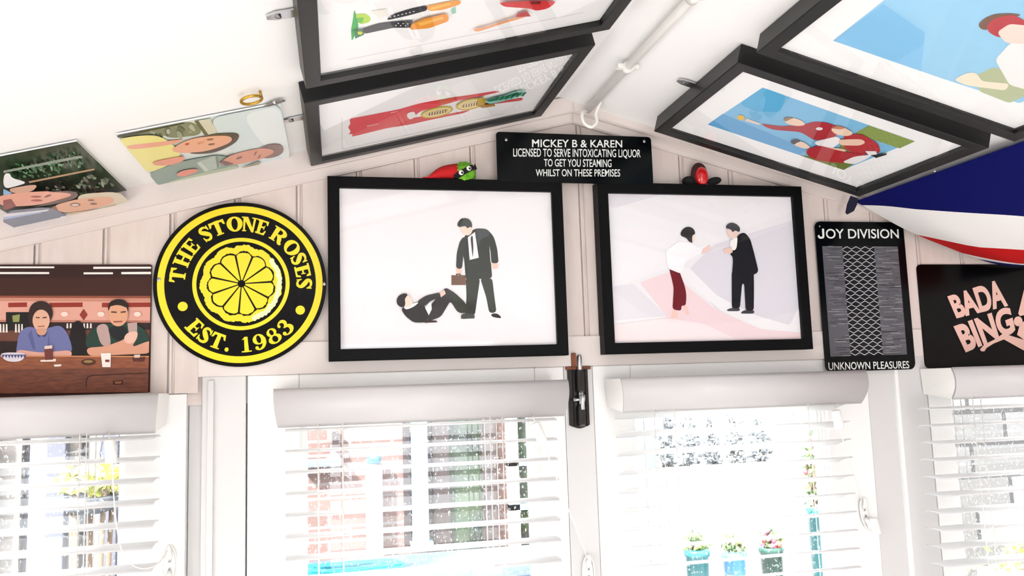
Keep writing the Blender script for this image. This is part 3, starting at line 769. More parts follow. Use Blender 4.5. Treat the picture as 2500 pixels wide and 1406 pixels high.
for px_, py_ in ((446, 748), (733, 757)):
    le = MB()
    q = at(px_, py_, WY - .010)
    le.poly([Vector((q.x + .0078 * math.cos(k * math.pi / 12), rc.y + YF - .0004, q.z + .0078 * math.sin(k * math.pi / 12))) for k in range(24)], YEL)
    le.build('yellow_dot', root)
def screw(parent, q, r=.0034, d=.0045):
    s = MB(); s.ball((q.x, q.y, q.z), (r, .0016, r), M['steel'], 14, 8)
    s.box((q.x - r * .6, q.y - .0019, q.z - .0005), (q.x + r * .6, q.y - .0012, q.z + .0005), M['darksteel']); s.box((q.x - .0005, q.y - .0019, q.z - r * .6), (q.x + .0005, q.y - .0012, q.z + r * .6), M['darksteel'])
    return s.build('screw', parent)
for px_, py_ in ((388, 682), (793, 693)): screw(root, at(px_, py_, WY - .0098))

# ------------------------------------------------------------------ rectangular metal signs
def rrect(x0, x1, z0, z1, r, y, n=5):
    o = []
    for cx, cz, a in ((x1 - r, z1 - r, 0), (x0 + r, z1 - r, 90), (x0 + r, z0 + r, 180), (x1 - r, z0 + r, 270)):
        for k in range(n + 1):
            t = math.radians(a + 90 * k / n); o.append(Vector((cx + r * math.cos(t), y, cz + r * math.sin(t))))
    return o
def plate_sign(name, label, x0, x1, z0, z1, yb, r, th=.002, m=None):
    root = thing(name, label, 'sign', Vector(((x0 + x1) / 2, yb, z0)))
    b = MB(); b.prism(rrect(x0, x1, z0, z1, r, yb), (0, -th, 0), m or enamel('06080a'), bevel=.0006); b.build('plate', root)
    return root
def Q(y, *px_): return [at(a, b, y) for a, b in px_]
WHT = enamel('e8ebe8')
ym = WY - .032
x0, x1 = at(1213, 390, ym).x, at(1592, 390, ym).x
rt = plate_sign('bar_licence_sign', 'black metal sign with four lines of white lettering under the roof ridge', x0, x1, at(1400, 447, ym).z, at(1400, 328, ym).z, ym + .002, .006)
l = MB(); yl = ym - .0004
text_quad(l, 'MICKEY B & KAREN', *Q(yl, (1299, 340), (1519, 342), (1519, 360), (1299, 359)), WHT, .012)
l.build('lettering', rt); l = MB()
text_quad(l, 'LICENSED TO SERVE INTOXICATING LIQUOR', *Q(yl, (1253, 362), (1564, 365), (1564, 384), (1253, 382)), WHT, .008)
l.build('lettering', rt); l = MB()
text_quad(l, 'TO GET YOU STEAMING', *Q(yl, (1328, 388), (1493, 389), (1493, 408), (1328, 406)), WHT, .008)
l.build('lettering', rt); l = MB()
text_quad(l, 'WHILST ON THESE PREMISES', *Q(yl, (1308, 413), (1514, 413), (1514, 431), (1308, 430)), WHT, .008)
l.build('lettering', rt)
for px_, py_ in ((1236, 341), (1573, 345)): screw(rt, at(px_, py_, ym - .001), .003)
for xx in (x0 + .03, x1 - .03):    # stand-off spacers that hold it off the boards
    s = MB(); s.tube([(xx, WY + .002, H + .40), (xx, ym + .002, H + .40)], .006, M['bolt'], 10); s.build('spacer', rt)

YJ = WY - .0045
yj = YJ - .003
x0, x1 = at(1995, 720, yj).x, at(2215, 720, yj).x
x0, x1 = .9435, 1.1445
rt = plate_sign('band_sign', 'upright black metal sign with a grey streaked panel, lettered above and below', x0, x1, H + .001, H + .299, YJ - .0005, .012)
jd = MB(); pw = [at(*Z7(*q), YJ - .003) for q in ((132, 452), (652, 462), (710, 1200), (188, 1210))]
px0, px1, pz0, pz1 = pw[0].x, pw[1].x, pw[3].z, pw[0].z
jd.poly([Vector((px0, YJ - .0031, pz0)), Vector((px1, YJ - .0031, pz0)), Vector((px1, YJ - .0031, pz1)), Vector((px0, YJ - .0031, pz1))], enamel('5d5c62'))
rj = random.Random(11)
for k in range(420):
    side = rj.random(); xa = px0 + (px1 - px0) * rj.random(); wl = .01 + .03 * rj.random()
    zz = pz0 + (pz1 - pz0) * rj.random(); th = .0004 + .0007 * rj.random()
    xb = min(px1, xa + wl)
    jd.poly([Vector((xa, YJ - .00318 - k * 1e-7, zz)), Vector((xb, YJ - .00318 - k * 1e-7, zz)), Vector((xb, YJ - .00318 - k * 1e-7, zz + th)), Vector((xa, YJ - .00318 - k * 1e-7, zz + th))], enamel(rj.choice(['2c2c30', '8d8c92', '7a7980', '3c3b42', 'a3a2a6'])))
cw = (px1 - px0) * .42; cxm = (px0 + px1) / 2 - (px1 - px0) * .03
jd.poly([Vector((cxm - cw / 2, YJ - .00325, pz0)), Vector((cxm + cw / 2, YJ - .00325, pz0)), Vector((cxm + cw / 2, YJ - .00325, pz1)), Vector((cxm - cw / 2, YJ - .00325, pz1))], enamel('1b1b1f'))
nx, nz = 7, 30                       # plain lattice of light bars in the middle band
dx_, dz_ = cw / nx, (pz1 - pz0) / nz
for j in range(nz):
    for i in range(nx):
        xa = cxm - cw / 2 + i * dx_; zz = pz0 + j * dz_
        flip = (i + j) % 2
        za, zb = (zz + dz_ * .1, zz + dz_ * .8) if flip else (zz + dz_ * .8, zz + dz_ * .1)
        jd.poly([Vector((xa, YJ - .0033, za)), Vector((xa + dx_, YJ - .0033, zb)), Vector((xa + dx_, YJ - .0033, zb + .0013)), Vector((xa, YJ - .0033, za + .0013))], enamel('d4d4d6'))
jd.build('streaked_panel', rt)
l = MB(); yl = YJ - .0032
text_quad(l, 'OY DIVISION', *Q(yl, Z7(156, 333), Z7(656, 335), Z7(660, 398), Z7(160, 400)), WHT, .012)
jq = Q(yl, Z7(98, 332), Z7(148, 332), Z7(152, 400), Z7(102, 400))
glyph(l, 'J', lambda x, y: jq[3].lerp(jq[2], x).lerp(jq[0].lerp(jq[1], x), y), WHT)
l.build('lettering', rt); l = MB()
text_quad(l, 'UNKNOWN PLEASURES', *Q(yl, Z7(175, 1250), Z7(728, 1240), Z7(732, 1290), Z7(178, 1302)), WHT, .008)
l.build('lettering', rt)
for xx, zz in ((x0 + .01, H + .289),): screw(rt, Vector((xx, YJ - .003, zz)), .002)

x0, x1 = 1.171, 1.472
rt = plate_sign('club_sign', 'black metal sign with slanted pink lettering at the right end of the wall', x0, x1, H + .002, H + .213, WY - .0005, .010, m=enamel('060505'))
yl = WY - .0032; l = MB(); PK = enamel('f0c4b6')
text_quad(l, 'BADA', *Q(yl, Z7(990, 795), Z7(1362, 672), Z7(1410, 862), Z7(1055, 948)), PK, .045)
l.build('lettering', rt); l = MB()
text_quad(l, 'BING', *Q(yl, Z7(1032, 1000), Z7(1420, 860), Z7(1462, 1040), Z7(1118, 1182)), PK, .045)
l.poly(Q(yl, Z7(1478, 915), Z7(1530, 700), Z7(1600, 700), Z7(1520, 925), Z7(1490, 932)), PK)
l.build('lettering', rt)
f_ = MB()
f_.poly(Q(yl - .0002, *[Z7(*q) for q in ((1215, 1160), (1245, 1128), (1330, 1085), (1372, 1052), (1410, 1062), (1518, 1095), (1640, 1090), (1760, 1130), (1640, 1150), (1520, 1170), (1380, 1092), (1310, 1120), (1262, 1150), (1245, 1175), (1222, 1172))]), PK)
f_.poly(Q(yl - .0002, *[Z7(*q) for q in ell(1478, 968, 30, 34, 0, 16)]), PK)
f_.poly(Q(yl - .0002, *[Z7(*q) for q in ((1490, 985), (1530, 960), (1600, 985), (1640, 1090), (1518, 1095), (1470, 1060))]), PK)
for vt in f_.bm.verts: vt.co.x = min(vt.co.x, x1 - .004)
f_.build('figure_emblem', rt)

# canvas print over the left window
x0, x1, z0, z1 = -.586, -.2855, H + .003, H + .2135
rt = thing('canvas_print', 'brown picture of two men at a wooden bar, hung above the left blind', 'picture', Vector(((x0 + x1) / 2, WY, z0)))
b = MB(); b.prism(rrect(x0, x1, z0, z1, .003, WY - .0005), (0, -.004, 0), ink('3a1612'), bevel=.0008); b.build('board', rt)
pc = MB(); li = [0]
def L4(pts, colr):
    li[0] += 1
    q = [at(*Z4(x, y), WY - .0046) for x, y in soft(pts, 26)]
    q = [Vector((min(max(v.x, x0 + .001), x1 - .001), WY - .0046 - .00008 * li[0], min(max(v.z, z0 + .001), z1 - .001))) for v in q]
    pc.poly(q, colr if not isinstance(colr, str) else ink(colr))
wood = mat('printed_wood', '7a3c1c', .5, noise=('5a2813', (8, 1, 60)), bscale=6)
wood2 = mat('printed_counter', '93502a', .5, noise=('7a3d1e', (8, 1, 40)), bscale=6)
E0 = -900
L4([(E0, 140), (1085, 140), (1085, 375), (E0, 375)], '2e1511'); L4([(E0, 235), (1085, 225), (1085, 370), (E0, 375)], '3c1d15')
for q in ([(0, 148), (388, 148), (388, 160), (0, 160)], [(0, 188), (352, 188), (352, 202), (0, 202)], [(668, 150), (1085, 150), (1085, 163), (668, 165)], [(598, 190), (808, 190), (808, 203), (598, 204)], [(868, 188), (1085, 186), (1085, 203), (868, 203)], [(-500, 148), (-120, 148), (-120, 160), (-500, 160)]): L4(q, 'f2eee8')
L4([(E0, 360), (1085, 358), (1085, 375), (E0, 380)], '8a4a36')
L4([(E0, 375), (1085, 375), (1085, 550), (E0, 550)], 'd9a190'); L4([(E0, 375), (1085, 375), (1085, 400), (E0, 400)], 'c28672')
for xa, xb in ((60, 195), (355, 592), (730, 1080), (-420, -160)): L4([(xa, 408), (xb, 405), (xb, 438), (xa, 440)], '8e2f22')
L4([(600, 450), (628, 493), (600, 535), (570, 493)], '8a3226')
L4([(E0, 535), (1085, 535), (1085, 550), (E0, 552)], 'b97a68'); L4([(E0, 550), (1085, 550), (1085, 700), (E0, 700)], '2a1c1c'); L4([(E0, 620), (1085, 600), (1085, 700), (E0, 720)], '6a4033')
L4([(45, 475), (215, 475), (215, 600), (45, 600)], '15120f'); L4([(90, 500), (145, 490), (140, 545), (95, 545)], '8a8f52')
for k in range(9): L4([(-20 + k * 22, 560), (-10 + k * 22, 560), (-8 + k * 22, 620), (-22 + k * 22, 620)], 'e6dcd4') if k not in (4, 5) else None
for k in range(8): L4([(480 + k * 24, 555), (490 + k * 24, 555), (492 + k * 24, 590), (478 + k * 24, 590)], 'e2d6cf')
for cx in (465, 725, 985): L4(ell(cx, 490, 26, 18, 0, 12), 'e9d2c4')
L4([(E0, 690), (1085, 690), (1085, 800), (E0, 800)], '24100e')
L4([(500, 640), (520, 560), (560, 530), (600, 560), (620, 640), (620, 800), (490, 800)], '120a0a')
# person in a blue shirt
L4([(120, 760), (140, 620), (200, 575), (270, 590), (350, 590), (430, 565), (480, 610), (515, 700), (522, 770), (120, 770)], '6a6f9e')
L4([(230, 600), (260, 740), (240, 740), (205, 640)], '575c8c'); L4([(350, 610), (365, 740), (345, 740)], '575c8c')
L4([(255, 600), (300, 590), (350, 605), (330, 660), (300, 640), (280, 660)], '3e4470')
L4([(205, 560), (210, 460), (240, 410), (300, 392), (350, 410), (380, 450), (385, 500), (350, 570), (250, 580)], '2b1a17')
L4(ell(300, 535, 62, 78, 0, 20), 'd9a98f'); L4([(260, 590), (345, 590), (335, 632), (300, 645), (270, 630)], 'c9967c')
L4([(262, 510), (290, 512), (290, 520), (262, 518)], '4a2c24'); L4([(310, 512), (340, 508), (340, 517), (310, 520)], '4a2c24'); L4([(275, 575), (325, 572), (325, 580), (278, 582)], '9a5a4c')
L4([(125, 740), (300, 765), (515, 745), (522, 795), (125, 798)], 'd8a292')
# person in a green shirt
L4([(610, 700), (640, 610), (740, 560), (940, 550), (1020, 580), (1070, 650), (1085, 720), (1000, 720), (640, 740)], '1d3a30')
L4([(685, 575), (770, 550), (790, 640), (800, 720), (730, 720)], 'b59a94'); L4([(915, 555), (985, 548), (985, 640), (930, 660)], 'b59a94')
L4([(775, 580), (920, 575), (900, 660), (850, 690), (790, 640)], '171a1c')
L4([(775, 480), (780, 410), (830, 382), (890, 385), (925, 420), (920, 500)], '241713'); L4(ell(850, 490, 70, 88, 0, 20), 'd79f80')
L4([(780, 440), (790, 400), (860, 388), (920, 420), (920, 450), (850, 420)], '241713'); L4([(800, 470), (840, 472), (840, 482), (800, 480)], '4a2c24'); L4([(868, 472), (905, 468), (905, 478), (868, 482)], '4a2c24'); L4([(815, 540), (880, 538), (880, 548), (818, 550)], '8d4c3e')
L4([(620, 730), (760, 720), (900, 670), (920, 620), (985, 615), (990, 660), (940, 730), (1070, 680), (1085, 690), (1085, 770), (640, 790)], 'd3987e'); L4([(890, 650), (930, 615), (985, 612), (992, 640), (960, 700), (900, 700)], 'e3b7a4')
# counter and what stands on it
L4([(E0, 795), (1085, 790), (1085, 880), (E0, 905)], wood2); L4([(E0, 795), (1085, 788), (1085, 796), (E0, 803)], 'd08a5c')
L4([(E0, 900), (1085, 872), (1085, 1062), (E0, 1075)], wood); L4([(620, 925), (1078, 905), (1078, 912), (627, 932), (627, 1020), (620, 1020)], '3a1a0e'); L4([(812, 965), (888, 962), (885, 992), (815, 994)], '3a1a0e'); L4([(825, 972), (878, 970), (870, 984), (832, 986)], '9a5c38')
L4([(5, 775), (60, 762), (205, 768), (170, 820), (120, 832), (50, 825)], 'd9d3dc')
for k in range(8): L4([(20 + k * 22, 780), (32 + k * 22, 805), (44 + k * 22, 778)], '4a4a78')
L4([(298, 818), (410, 808), (408, 828), (300, 830)], 'ead9cc'); L4([(325, 725), (385, 720), (388, 815), (332, 818)], '6e3430'); L4([(328, 718), (382, 712), (384, 735), (328, 740)], 'd8c6bc')
L4([(728, 770), (800, 768), (798, 868), (740, 868)], 'efe6e0'); L4([(760, 815), (790, 815), (790, 832), (760, 832)], '7d2a26')
L4(ell(640, 832, 52, 22, 0, 16), '4a2a14'); L4(ell(640, 828, 34, 10, 0, 14), '9a7a4c'); L4([(950, 800), (1045, 795), (1035, 828), (960, 828)], '5a2a24'); L4([(965, 780), (1010, 778), (1005, 800), (970, 802)], 'd9c2b4'); L4([(395, 850), (450, 848), (445, 862), (400, 865)], 'efe4da')
pc.build('picture_print', rt)

# ------------------------------------------------------------------ soft toys on top of the frames
yt = WY - .030
fuzz = mat('green_fleece', '7cbf2c', .95, noise=('4f9a1a', (1, 1, 1)), bump=1.0, bscale=160)
redc = mat('red_felt', 'c4161c', .9, bump=.2, bscale=300)
blkf = mat('black_felt', '0b0b0c', .9)
gc = at(1134, 421, yt + .004)
ftop = H + .2045 + .159
gc = Vector((gc.x, WY - .018, gc.z))
rt = thing('plush_toy', 'green fuzzy toy with black eye mask and red cape on the left picture', 'soft toy', Vector((gc.x, gc.y, ftop)))
b = MB(); R0 = .0205
g_ = bmesh.ops.create_icosphere(b.bm, subdivisions=4, radius=1)
rg = random.Random(5)
for vt in g_['verts']:
    d_ = vt.co.normalized(); r_ = R0 * (.97 + .13 * rg.random())
    vt.co = gc + Vector((d_.x * r_ * .98, d_.y * r_ * .9, d_.z * r_))
for fc in b.bm.faces: fc.material_index = b.mi(fuzz); fc.smooth = True
b.build('body', rt)
b = MB()                      # mask: a band wrapped round the ball on a slant
rot = Matrix.Rotation(math.radians(-30), 3, 'Y')
bands = []
for k in range(33):
    a = math.pi * 2 * k / 32
    bands.append([gc + rot @ Vector((math.cos(a) * R0 * 1.08, math.sin(a) * R0 * 1.02, h_)) for h_ in (-.0052, .0052)])
for q0, q1 in zip(bands[:-1], bands[1:]): b.poly([q0[0], q1[0], q1[1], q0[1]], blkf, True)
for sx in (-1, 1): b.prism([gc + rot @ Vector((R0 * (1.0 + .02), .002 * sx, 0)), gc + rot @ Vector((R0 * 1.3, .004 * sx, .006)), gc + rot @ Vector((R0 * 1.2, .004 * sx, -.005))], (0, .002, 0), blkf)
b.build('eye_mask', rt)
for sx in (-.0085, .0075):
    e_ = MB(); ec = gc + rot @ Vector((sx, -R0 * .96, .001))
    e_.ball(ec, (.0046, .0025, .0046), mat('white_eye', 'f5f5f5', .2), 16, 10); e_.ball(ec + Vector((.0012, -.0020, -.0008)), (.0022, .0012, .0022), M['bolt'], 12, 8)
    e_.build('googly_eye', rt)
b = MB()                      # cape spread out behind to the left
cp = []
for i in range(9):
    t = i / 8
    row = []
    for j in range(7):
        s_ = j / 6
        x = gc.x - .012 - .062 * t
        zt = gc.z + .016 - .040 * t ** 2.4
        zb_ = ftop + .001
        z = zb_ + max(zt - zb_, .001) * s_
        row.append(Vector((x, gc.y - .004 + .010 * math.sin(s_ * 3.1) * (1 - t * .4) * -1 + .004 * math.sin(t * 7), z)))
    cp.append(row)
for i in range(8):
    for j in range(6): b.poly([cp[i][j], cp[i + 1][j], cp[i + 1][j + 1], cp[i][j + 1]], redc, True)
bmesh.ops.remove_doubles(b.bm, verts=b.bm.verts, dist=1e-6)
bmesh.ops.solidify(b.bm, geom=list(b.bm.faces), thickness=.0012)
b.build('cape', rt)

tc_ = at(1709, 424, WY - .02); tc_ = Vector((tc_.x, WY - .018, ftop))
rt = thing('toy_figure', 'small shiny red and black toy on top of the right picture', 'toy', tc_)
redp = mat('glossy_red_plastic', 'c8141a', .15, coat=.5)
dred = mat('dark_red_plush', '3a0c10', .7)
b = MB(); b.ball(tc_ + Vector((0, .002, .023)), (.0165, .012, .023), dred, 24, 16)
b.ball(tc_ + Vector((-.021, .004, .009)), (.014, .010, .010), blkf, 16, 10); b.build('body', rt)
b = MB(); b.ball(tc_ + Vector((.001, -.007, .017)), (.0128, .009, .0185), redp, 24, 16); b.build('beak', rt)
b = MB(); b.ball(tc_ + Vector((.031, .002, .0105)), (.0155, .004, .0075), blkf, 16, 10, Matrix.Rotation(math.radians(-14), 3, 'Y')); b.tube([tc_ + Vector((.012, .002, .008)), tc_ + Vector((.025, .002, .009))], .003, blkf); b.build('wing', rt)

# ------------------------------------------------------------------ door bolt
xb0, xb1 = .4225, .4605
rt = thing('door_bolt', 'black sliding bolt with steel rod at the top of the meeting doors', 'bolt', Vector((.442, WY, H - .086)))
yb_ = WY + .001
b = MB()
o = [Vector((xb0, yb_, H + .022)), Vector((xb0, yb_, H - .080))] + [Vector((xb0 + .004 + (xb1 - xb0 - .008) * k / 8, yb_, H - .081 - .005 * math.sin(math.pi * k / 8))) for k in range(9)] + [Vector((xb1, yb_, H - .080)), Vector((xb1, yb_, H + .022))]
b.prism(o, (0, -.004, 0), M['bolt'], bevel=.001); b.build('backplate', rt)
b = MB(); xm = .4435
b.box((xm - .007, yb_ - .018, H - .022), (xm + .007, yb_ - .003, H + .020), M['bolt'], .004)
b.box((xm - .007, yb_ - .018, H - .082), (xm + .007, yb_ - .003, H - .045), M['bolt'], .004)
b.box((xm - .0125, yb_ - .008, H - .082), (xm - .0105, yb_ - .003, H + .02), M['bolt']); b.box((xm + .0105, yb_ - .008, H - .082), (xm + .0125, yb_ - .003, H + .02), M['bolt'])
b.build('guide', rt)
b = MB(); b.tube([(xm, yb_ - .011, H - .062), (xm, yb_ - .011, H + .043), (xm, yb_ - .011, H + .047)], [.0045, .0045, .0028], M['steel'], 14); b.build('rod', rt)
b = MB(); b.tube([(xm, yb_ - .019, H - .026), (xm, yb_ - .020, H - .034), (xm, yb_ - .019, H - .040), (xm, yb_ - .019, H - .052)], [.0052, .005, .0036, .0036], M['steel'], 14)
b.tube([(xm, yb_ - .017, H - .034), (xm - .016, yb_ - .017, H - .034)], .0028, M['steel'], 10); b.build('handle', rt)
k_ = MB(); k_.box((.4295, WY - .010, H + .025), (.4375, WY + .001, H + .050), M['rust'], .001); k_.box((.419, WY - .0055, H + .020), (.466, WY + .001, H + .0255), M['rust'], .001)
tag(k_.build('bolt_keep'), 'bare brown wooden keep above the black door bolt', 'latch keep')

# ------------------------------------------------------------------ venetian blinds
def blind(label, x0, x1, sx0, sx1, zs, tilt, ladders, left_cap=True, right_cap=True, y=1.392):
    yv = 1.352
    root = thing('venetian_blind', label, 'blind', Vector(((x0 + x1) / 2, y, zs[-1] - .02)))
    zt = H + .001
    # valance: convex front, returns at both ends
    v = MB(); prof = []
    n = 10
    for k in range(n + 1):
        t = k / n
        prof.append((yv + .014 * (2 * t - .75) ** 2 * .9, zt - .058 * t, .006 * t * t))
    for k in range(n):
        a, b = prof[k], prof[k + 1]
        v.poly([Vector((x0 + a[2], a[0], a[1])), Vector((x1 - a[2], a[0], a[1])), Vector((x1 - b[2], b[0], b[1])), Vector((x0 + b[2], b[0], b[1]))], M['valance'], True)
    bmesh.ops.remove_doubles(v.bm, verts=v.bm.verts, dist=1e-6)
    bmesh.ops.solidify(v.bm, geom=list(v.bm.faces), thickness=.003)
    vo = v.build('valance', root)
    for flag, xx, s_ in ((left_cap, x0, 1), (right_cap, x1, -1)):
        if flag:
            e = MB(); pts = [Vector((xx + s_ * (.0005 + p_[2]), p_[0] + .003, p_[1])) for p_ in prof] + [Vector((xx + s_ * .004, WY - .004, zt - .050)), Vector((xx + s_ * .0005, WY - .004, zt))]
            e.prism(pts, (s_ * .0025, 0, 0), M['plastic']); e.build('valance_return', vo)
    h = MB(); h.box((x0 + .008, y - .012, zt - .048), (x1 - .008, WY - .004, zt - .002), M['plastic'], .002); h.build('headrail', root)
    tr = math.radians(tilt)
    for z in zs:
        s = MB(); wd = .048; nn = 6; top, bot = [], []
        for k in range(nn + 1):
            t = k / nn - .5
            yy, zz = t * wd, .0022 * (1 - (2 * t) ** 2)
            yr, zr = yy * math.cos(tr) + zz * math.sin(tr), -yy * math.sin(tr) + zz * math.cos(tr)
            top.append((y + yr, z + zr))
        for k in range(nn):
            (ya, za), (yb, zb) = top[k], top[k + 1]
            ch = .003
            s.poly([Vector((sx0, ya, za)), Vector((sx1, ya, za)), Vector((sx1, yb, zb)), Vector((sx0, yb, zb))], M['slat'], True)
        bmesh.ops.remove_doubles(s.bm, verts=s.bm.verts, dist=1e-6)
        bmesh.ops.solidify(s.bm, geom=list(s.bm.faces), thickness=.0026)
        s.build('slat', root)
    for xx in ladders:
        s = MB()
        for yy in (y - .026, y + .026): s.tube([(xx, yy, zt - .05), (xx, yy, zs[-1] - .01)], .0009, M['cord'], 5)
        s.build('ladder_cord', root)
    s = MB(); s.box((sx0, y - .024, zs[-1] - .045), (sx1, y + .024, zs[-1] - .025), M['plastic'], .003); s.build('bottom_rail', root)
    return root
def zlist(ref, xpx, n=22, yd=1.368):
    z = [at(xpx, p, yd).z for p in ref]
    st = (z[0] - z[-1]) / (len(z) - 1)
    return [z[0] - st * k for k in range(n)]
YV = 1.352
def xv(px_, py_=960, y=YV): return at(px_, py_, y).x
z2l = zlist([1052, 1101.6, 1157.9, 1207.6, 1262.3, 1314.4, 1369.5], 700)
z3l = zlist([1056 - 42, 1103.5 - 48, 1103.5, 1151, 1201, 1248, 1297.7, 1345, 1394], 1535)
z1l = zlist([1067.6, 1119, 1172, 1225, 1278, 1333.5, 1390], 370)
z4l = zlist([998, 1039.4, 1082, 1125, 1168, 1210.7, 1254.6, 1297.7, 1340.8, 1385.8], 2290)
b1 = blind('white slatted blind at the left window, under the brown picture', -.80, xv(385), -.79, xv(374, 1200, 1.368), z1l, -2, [-.72, at(193, 1200, 1.37).x, at(210, 1200, 1.37).x], True, True)
b2 = blind('white slatted blind on the left of the two middle doors', xv(667), xv(1390), xv(696, 1250, 1.368), xv(1368, 1250, 1.368), z2l, 2, [at(777, 1200, 1.37).x, at(838, 1200, 1.37).x, at(1200, 1200, 1.37).x, at(1230, 1200, 1.37).x], True, True)
b3 = blind('white slatted blind on the right of the two middle doors', xv(1520), xv(2122), xv(1535, 1250, 1.368), xv(2085, 1150, 1.368), z3l, 15, [at(1605, 1200, 1.37).x, at(1655, 1200, 1.37).x, at(1985, 1200, 1.37).x], True, True)
b4 = blind('white slatted blind at the right window, under the black sign with pink lettering', xv(2335), 1.74, xv(2290, 1150, 1.368), 1.73, z4l, 0, [at(2392, 1200, 1.37).x, at(2412, 1200, 1.37).x, 1.6], True, True)
def tassel(parent, a, b, r=.0085):
    t = MB(); a, b = Vector(a), Vector(b)
    t.tube([a, a.lerp(b, .05), a.lerp(b, .95), b], [r * .7, r * .9, r, r * .9], M['plastic'], 14); t.build('tassel', parent)
yc = 1.335
tassel(b1, at(268, 1073, yc), at(272, 1130, yc))
tassel(b2, at(1306, 1032, yc), at(1325, 1079, yc))
tassel(b3, at(2040, 1001, yc), at(2050, 1046, yc))
def cordrun(parent, pts, r=.0011):
    t = MB(); t.tube(pts, r, M['cord'], 6); t.build('pull_cord', parent)
def smooth(pts, k=8):
    o = []
    for i in range(len(pts) - 1):
        p0, p1, p2, p3 = pts[max(i - 1, 0)], pts[i], pts[i + 1], pts[min(i + 2, len(pts) - 1)]
        for j in range(k):
            t = j / k
            o.append(.5 * ((2 * p1) + (p2 - p0) * t + (2 * p0 - 5 * p1 + 4 * p2 - p3) * t * t + (3 * p1 - p0 - 3 * p2 + p3) * t ** 3))
    return o + [pts[-1]]
yk = WY - .012
cordrun(b1, smooth([at(274, 1130, yc), at(276, 1180, yc), at(282, 1260, yc), at(296, 1340, yc), at(322, 1378, 1.34), at(355, 1388, 1.345), at(386, 1375, 1.38), at(402, 1355, 1.42), at(409, 1345, yk - .006)]))
cordrun(b2, [at(1325, 1079, yc), at(1436, 1368, yk - .006)])
cordrun(b3, [at(2050, 1046, yc), at(2104, 1225, yk - .006)])
# cord that comes out under each valance into the tassel
for b_, p_, q_ in ((b1, (266, 1055), (268, 1073)), (b2, (1302, 1010), (1306, 1032)), (b3, (2037, 985), (2040, 1001))): cordrun(b_, [at(*p_, 1.36), at(*q_, yc)])
def cleat(label, px_, py_, h, wdt, ang=0, group=None):
    c_ = at(px_, py_, WY - .006)
    face = WY + .0015 if False else c_.y + .006
    rt = thing('cord_cleat', label, 'cord cleat', Vector((c_.x, face, c_.z)), group)
    b = MB(); rot = Matrix.Rotation(math.radians(ang), 3, 'Y')
    o = [Vector((wdt / 2 * math.cos(t), 0, h / 2 * math.sin(t))) for t in [2 * math.pi * k / 24 for k in range(24)]]
    b.prism([Vector((c_.x, face, c_.z)) + rot @ q for q in o], (0, -.005, 0), M['plastic'], bevel=.0015)
    cp_ = b.build('cleat_plate', rt)
    for s_ in (1, -1):
        k2 = MB()
        pts = [Vector((0, -.004, s_ * h * .20)), Vector((0, -.011, s_ * h * .30)), Vector((0, -.014, s_ * h * .50)), Vector((0, -.011, s_ * h * .62))]
        k2.tube([Vector((c_.x, face, c_.z)) + rot @ q for q in pts], [.004, .0042, .0036, .002], M['plastic'], 10); k2.build('horn', rt)
        q = Vector((c_.x, face - .0055, c_.z)) + rot @ Vector((0, 0, s_ * h * .12))
        screw(cp_, q, .0028)
    cd = MB(); ring = []
    for k in range(40):
        a = 2 * math.pi * k / 20; rr_ = 1.0 + .05 * (k // 20)
        ring.append(Vector((c_.x, face - .007, c_.z)) + rot @ Vector((wdt * .62 * rr_ * math.cos(a), 0, h * .56 * rr_ * math.sin(a))))
    cd.tube(ring, .0011, M['cord'], 6); cd.build('wound_cord', rt)
    return rt
cleat('white cord cleat beside the left window blind', 414, 1380, .052, .017)
cleat('white cord cleat on the strip between the two doors', 1437, 1398, .052, .017)
c3 = cleat('white cord cleat at the right edge of the right door, beside a hanging tassel', 2112, 1252, .050, .014, -6)
tassel(c3, at(2132, 1264, WY - .02), at(2141, 1303, WY - .02), .0085)

# ------------------------------------------------------------------ small things on the roof slopes
p0l = roofpt(0, 1, .004); nl = slope(True)[2]
q = on(614, 244, roofpt(0, 1, .010), nl)
rt = thing('ceiling_ring', 'small brass ring on the left roof slope above the photo sheets', 'ring', q)
b = MB(); ul, vl = slope(True)[0], Vector((0, 1, 0))
for rad in (.0135,): b.tube([q + (ul * math.cos(a) * rad + vl * math.sin(a) * rad * 1.1) for a in [2 * math.pi * k / 28 for k in range(29)]], .0021, M['brass'], 8, False)
b.build('hoop', rt)
b = MB(); b.tube([q + ul * .0135, q + ul * .0135 - nl * .010], .0018, M['brass'], 8); b.build('eye_pin', rt)
q = on(668, 250, roofpt(0, 1, .004), nl)
rt = thing('ceiling_clip', 'small steel hook beside the brass ring on the left roof slope', 'hook', q)
b = MB(); b.prism([q + ul * a_ + vl * b_ for a_, b_ in ((-.014, .006), (-.004, -.002), (.012, -.006), (.016, -.001), (.006, .004), (-.006, .008))], nl * .002, M['darksteel']); b.build('hook_plate', rt)
b = MB(); b.ball(q + nl * .003 + ul * .001 - vl * .008, .0028, M['steel'], 10, 6); b.build('pin', rt)
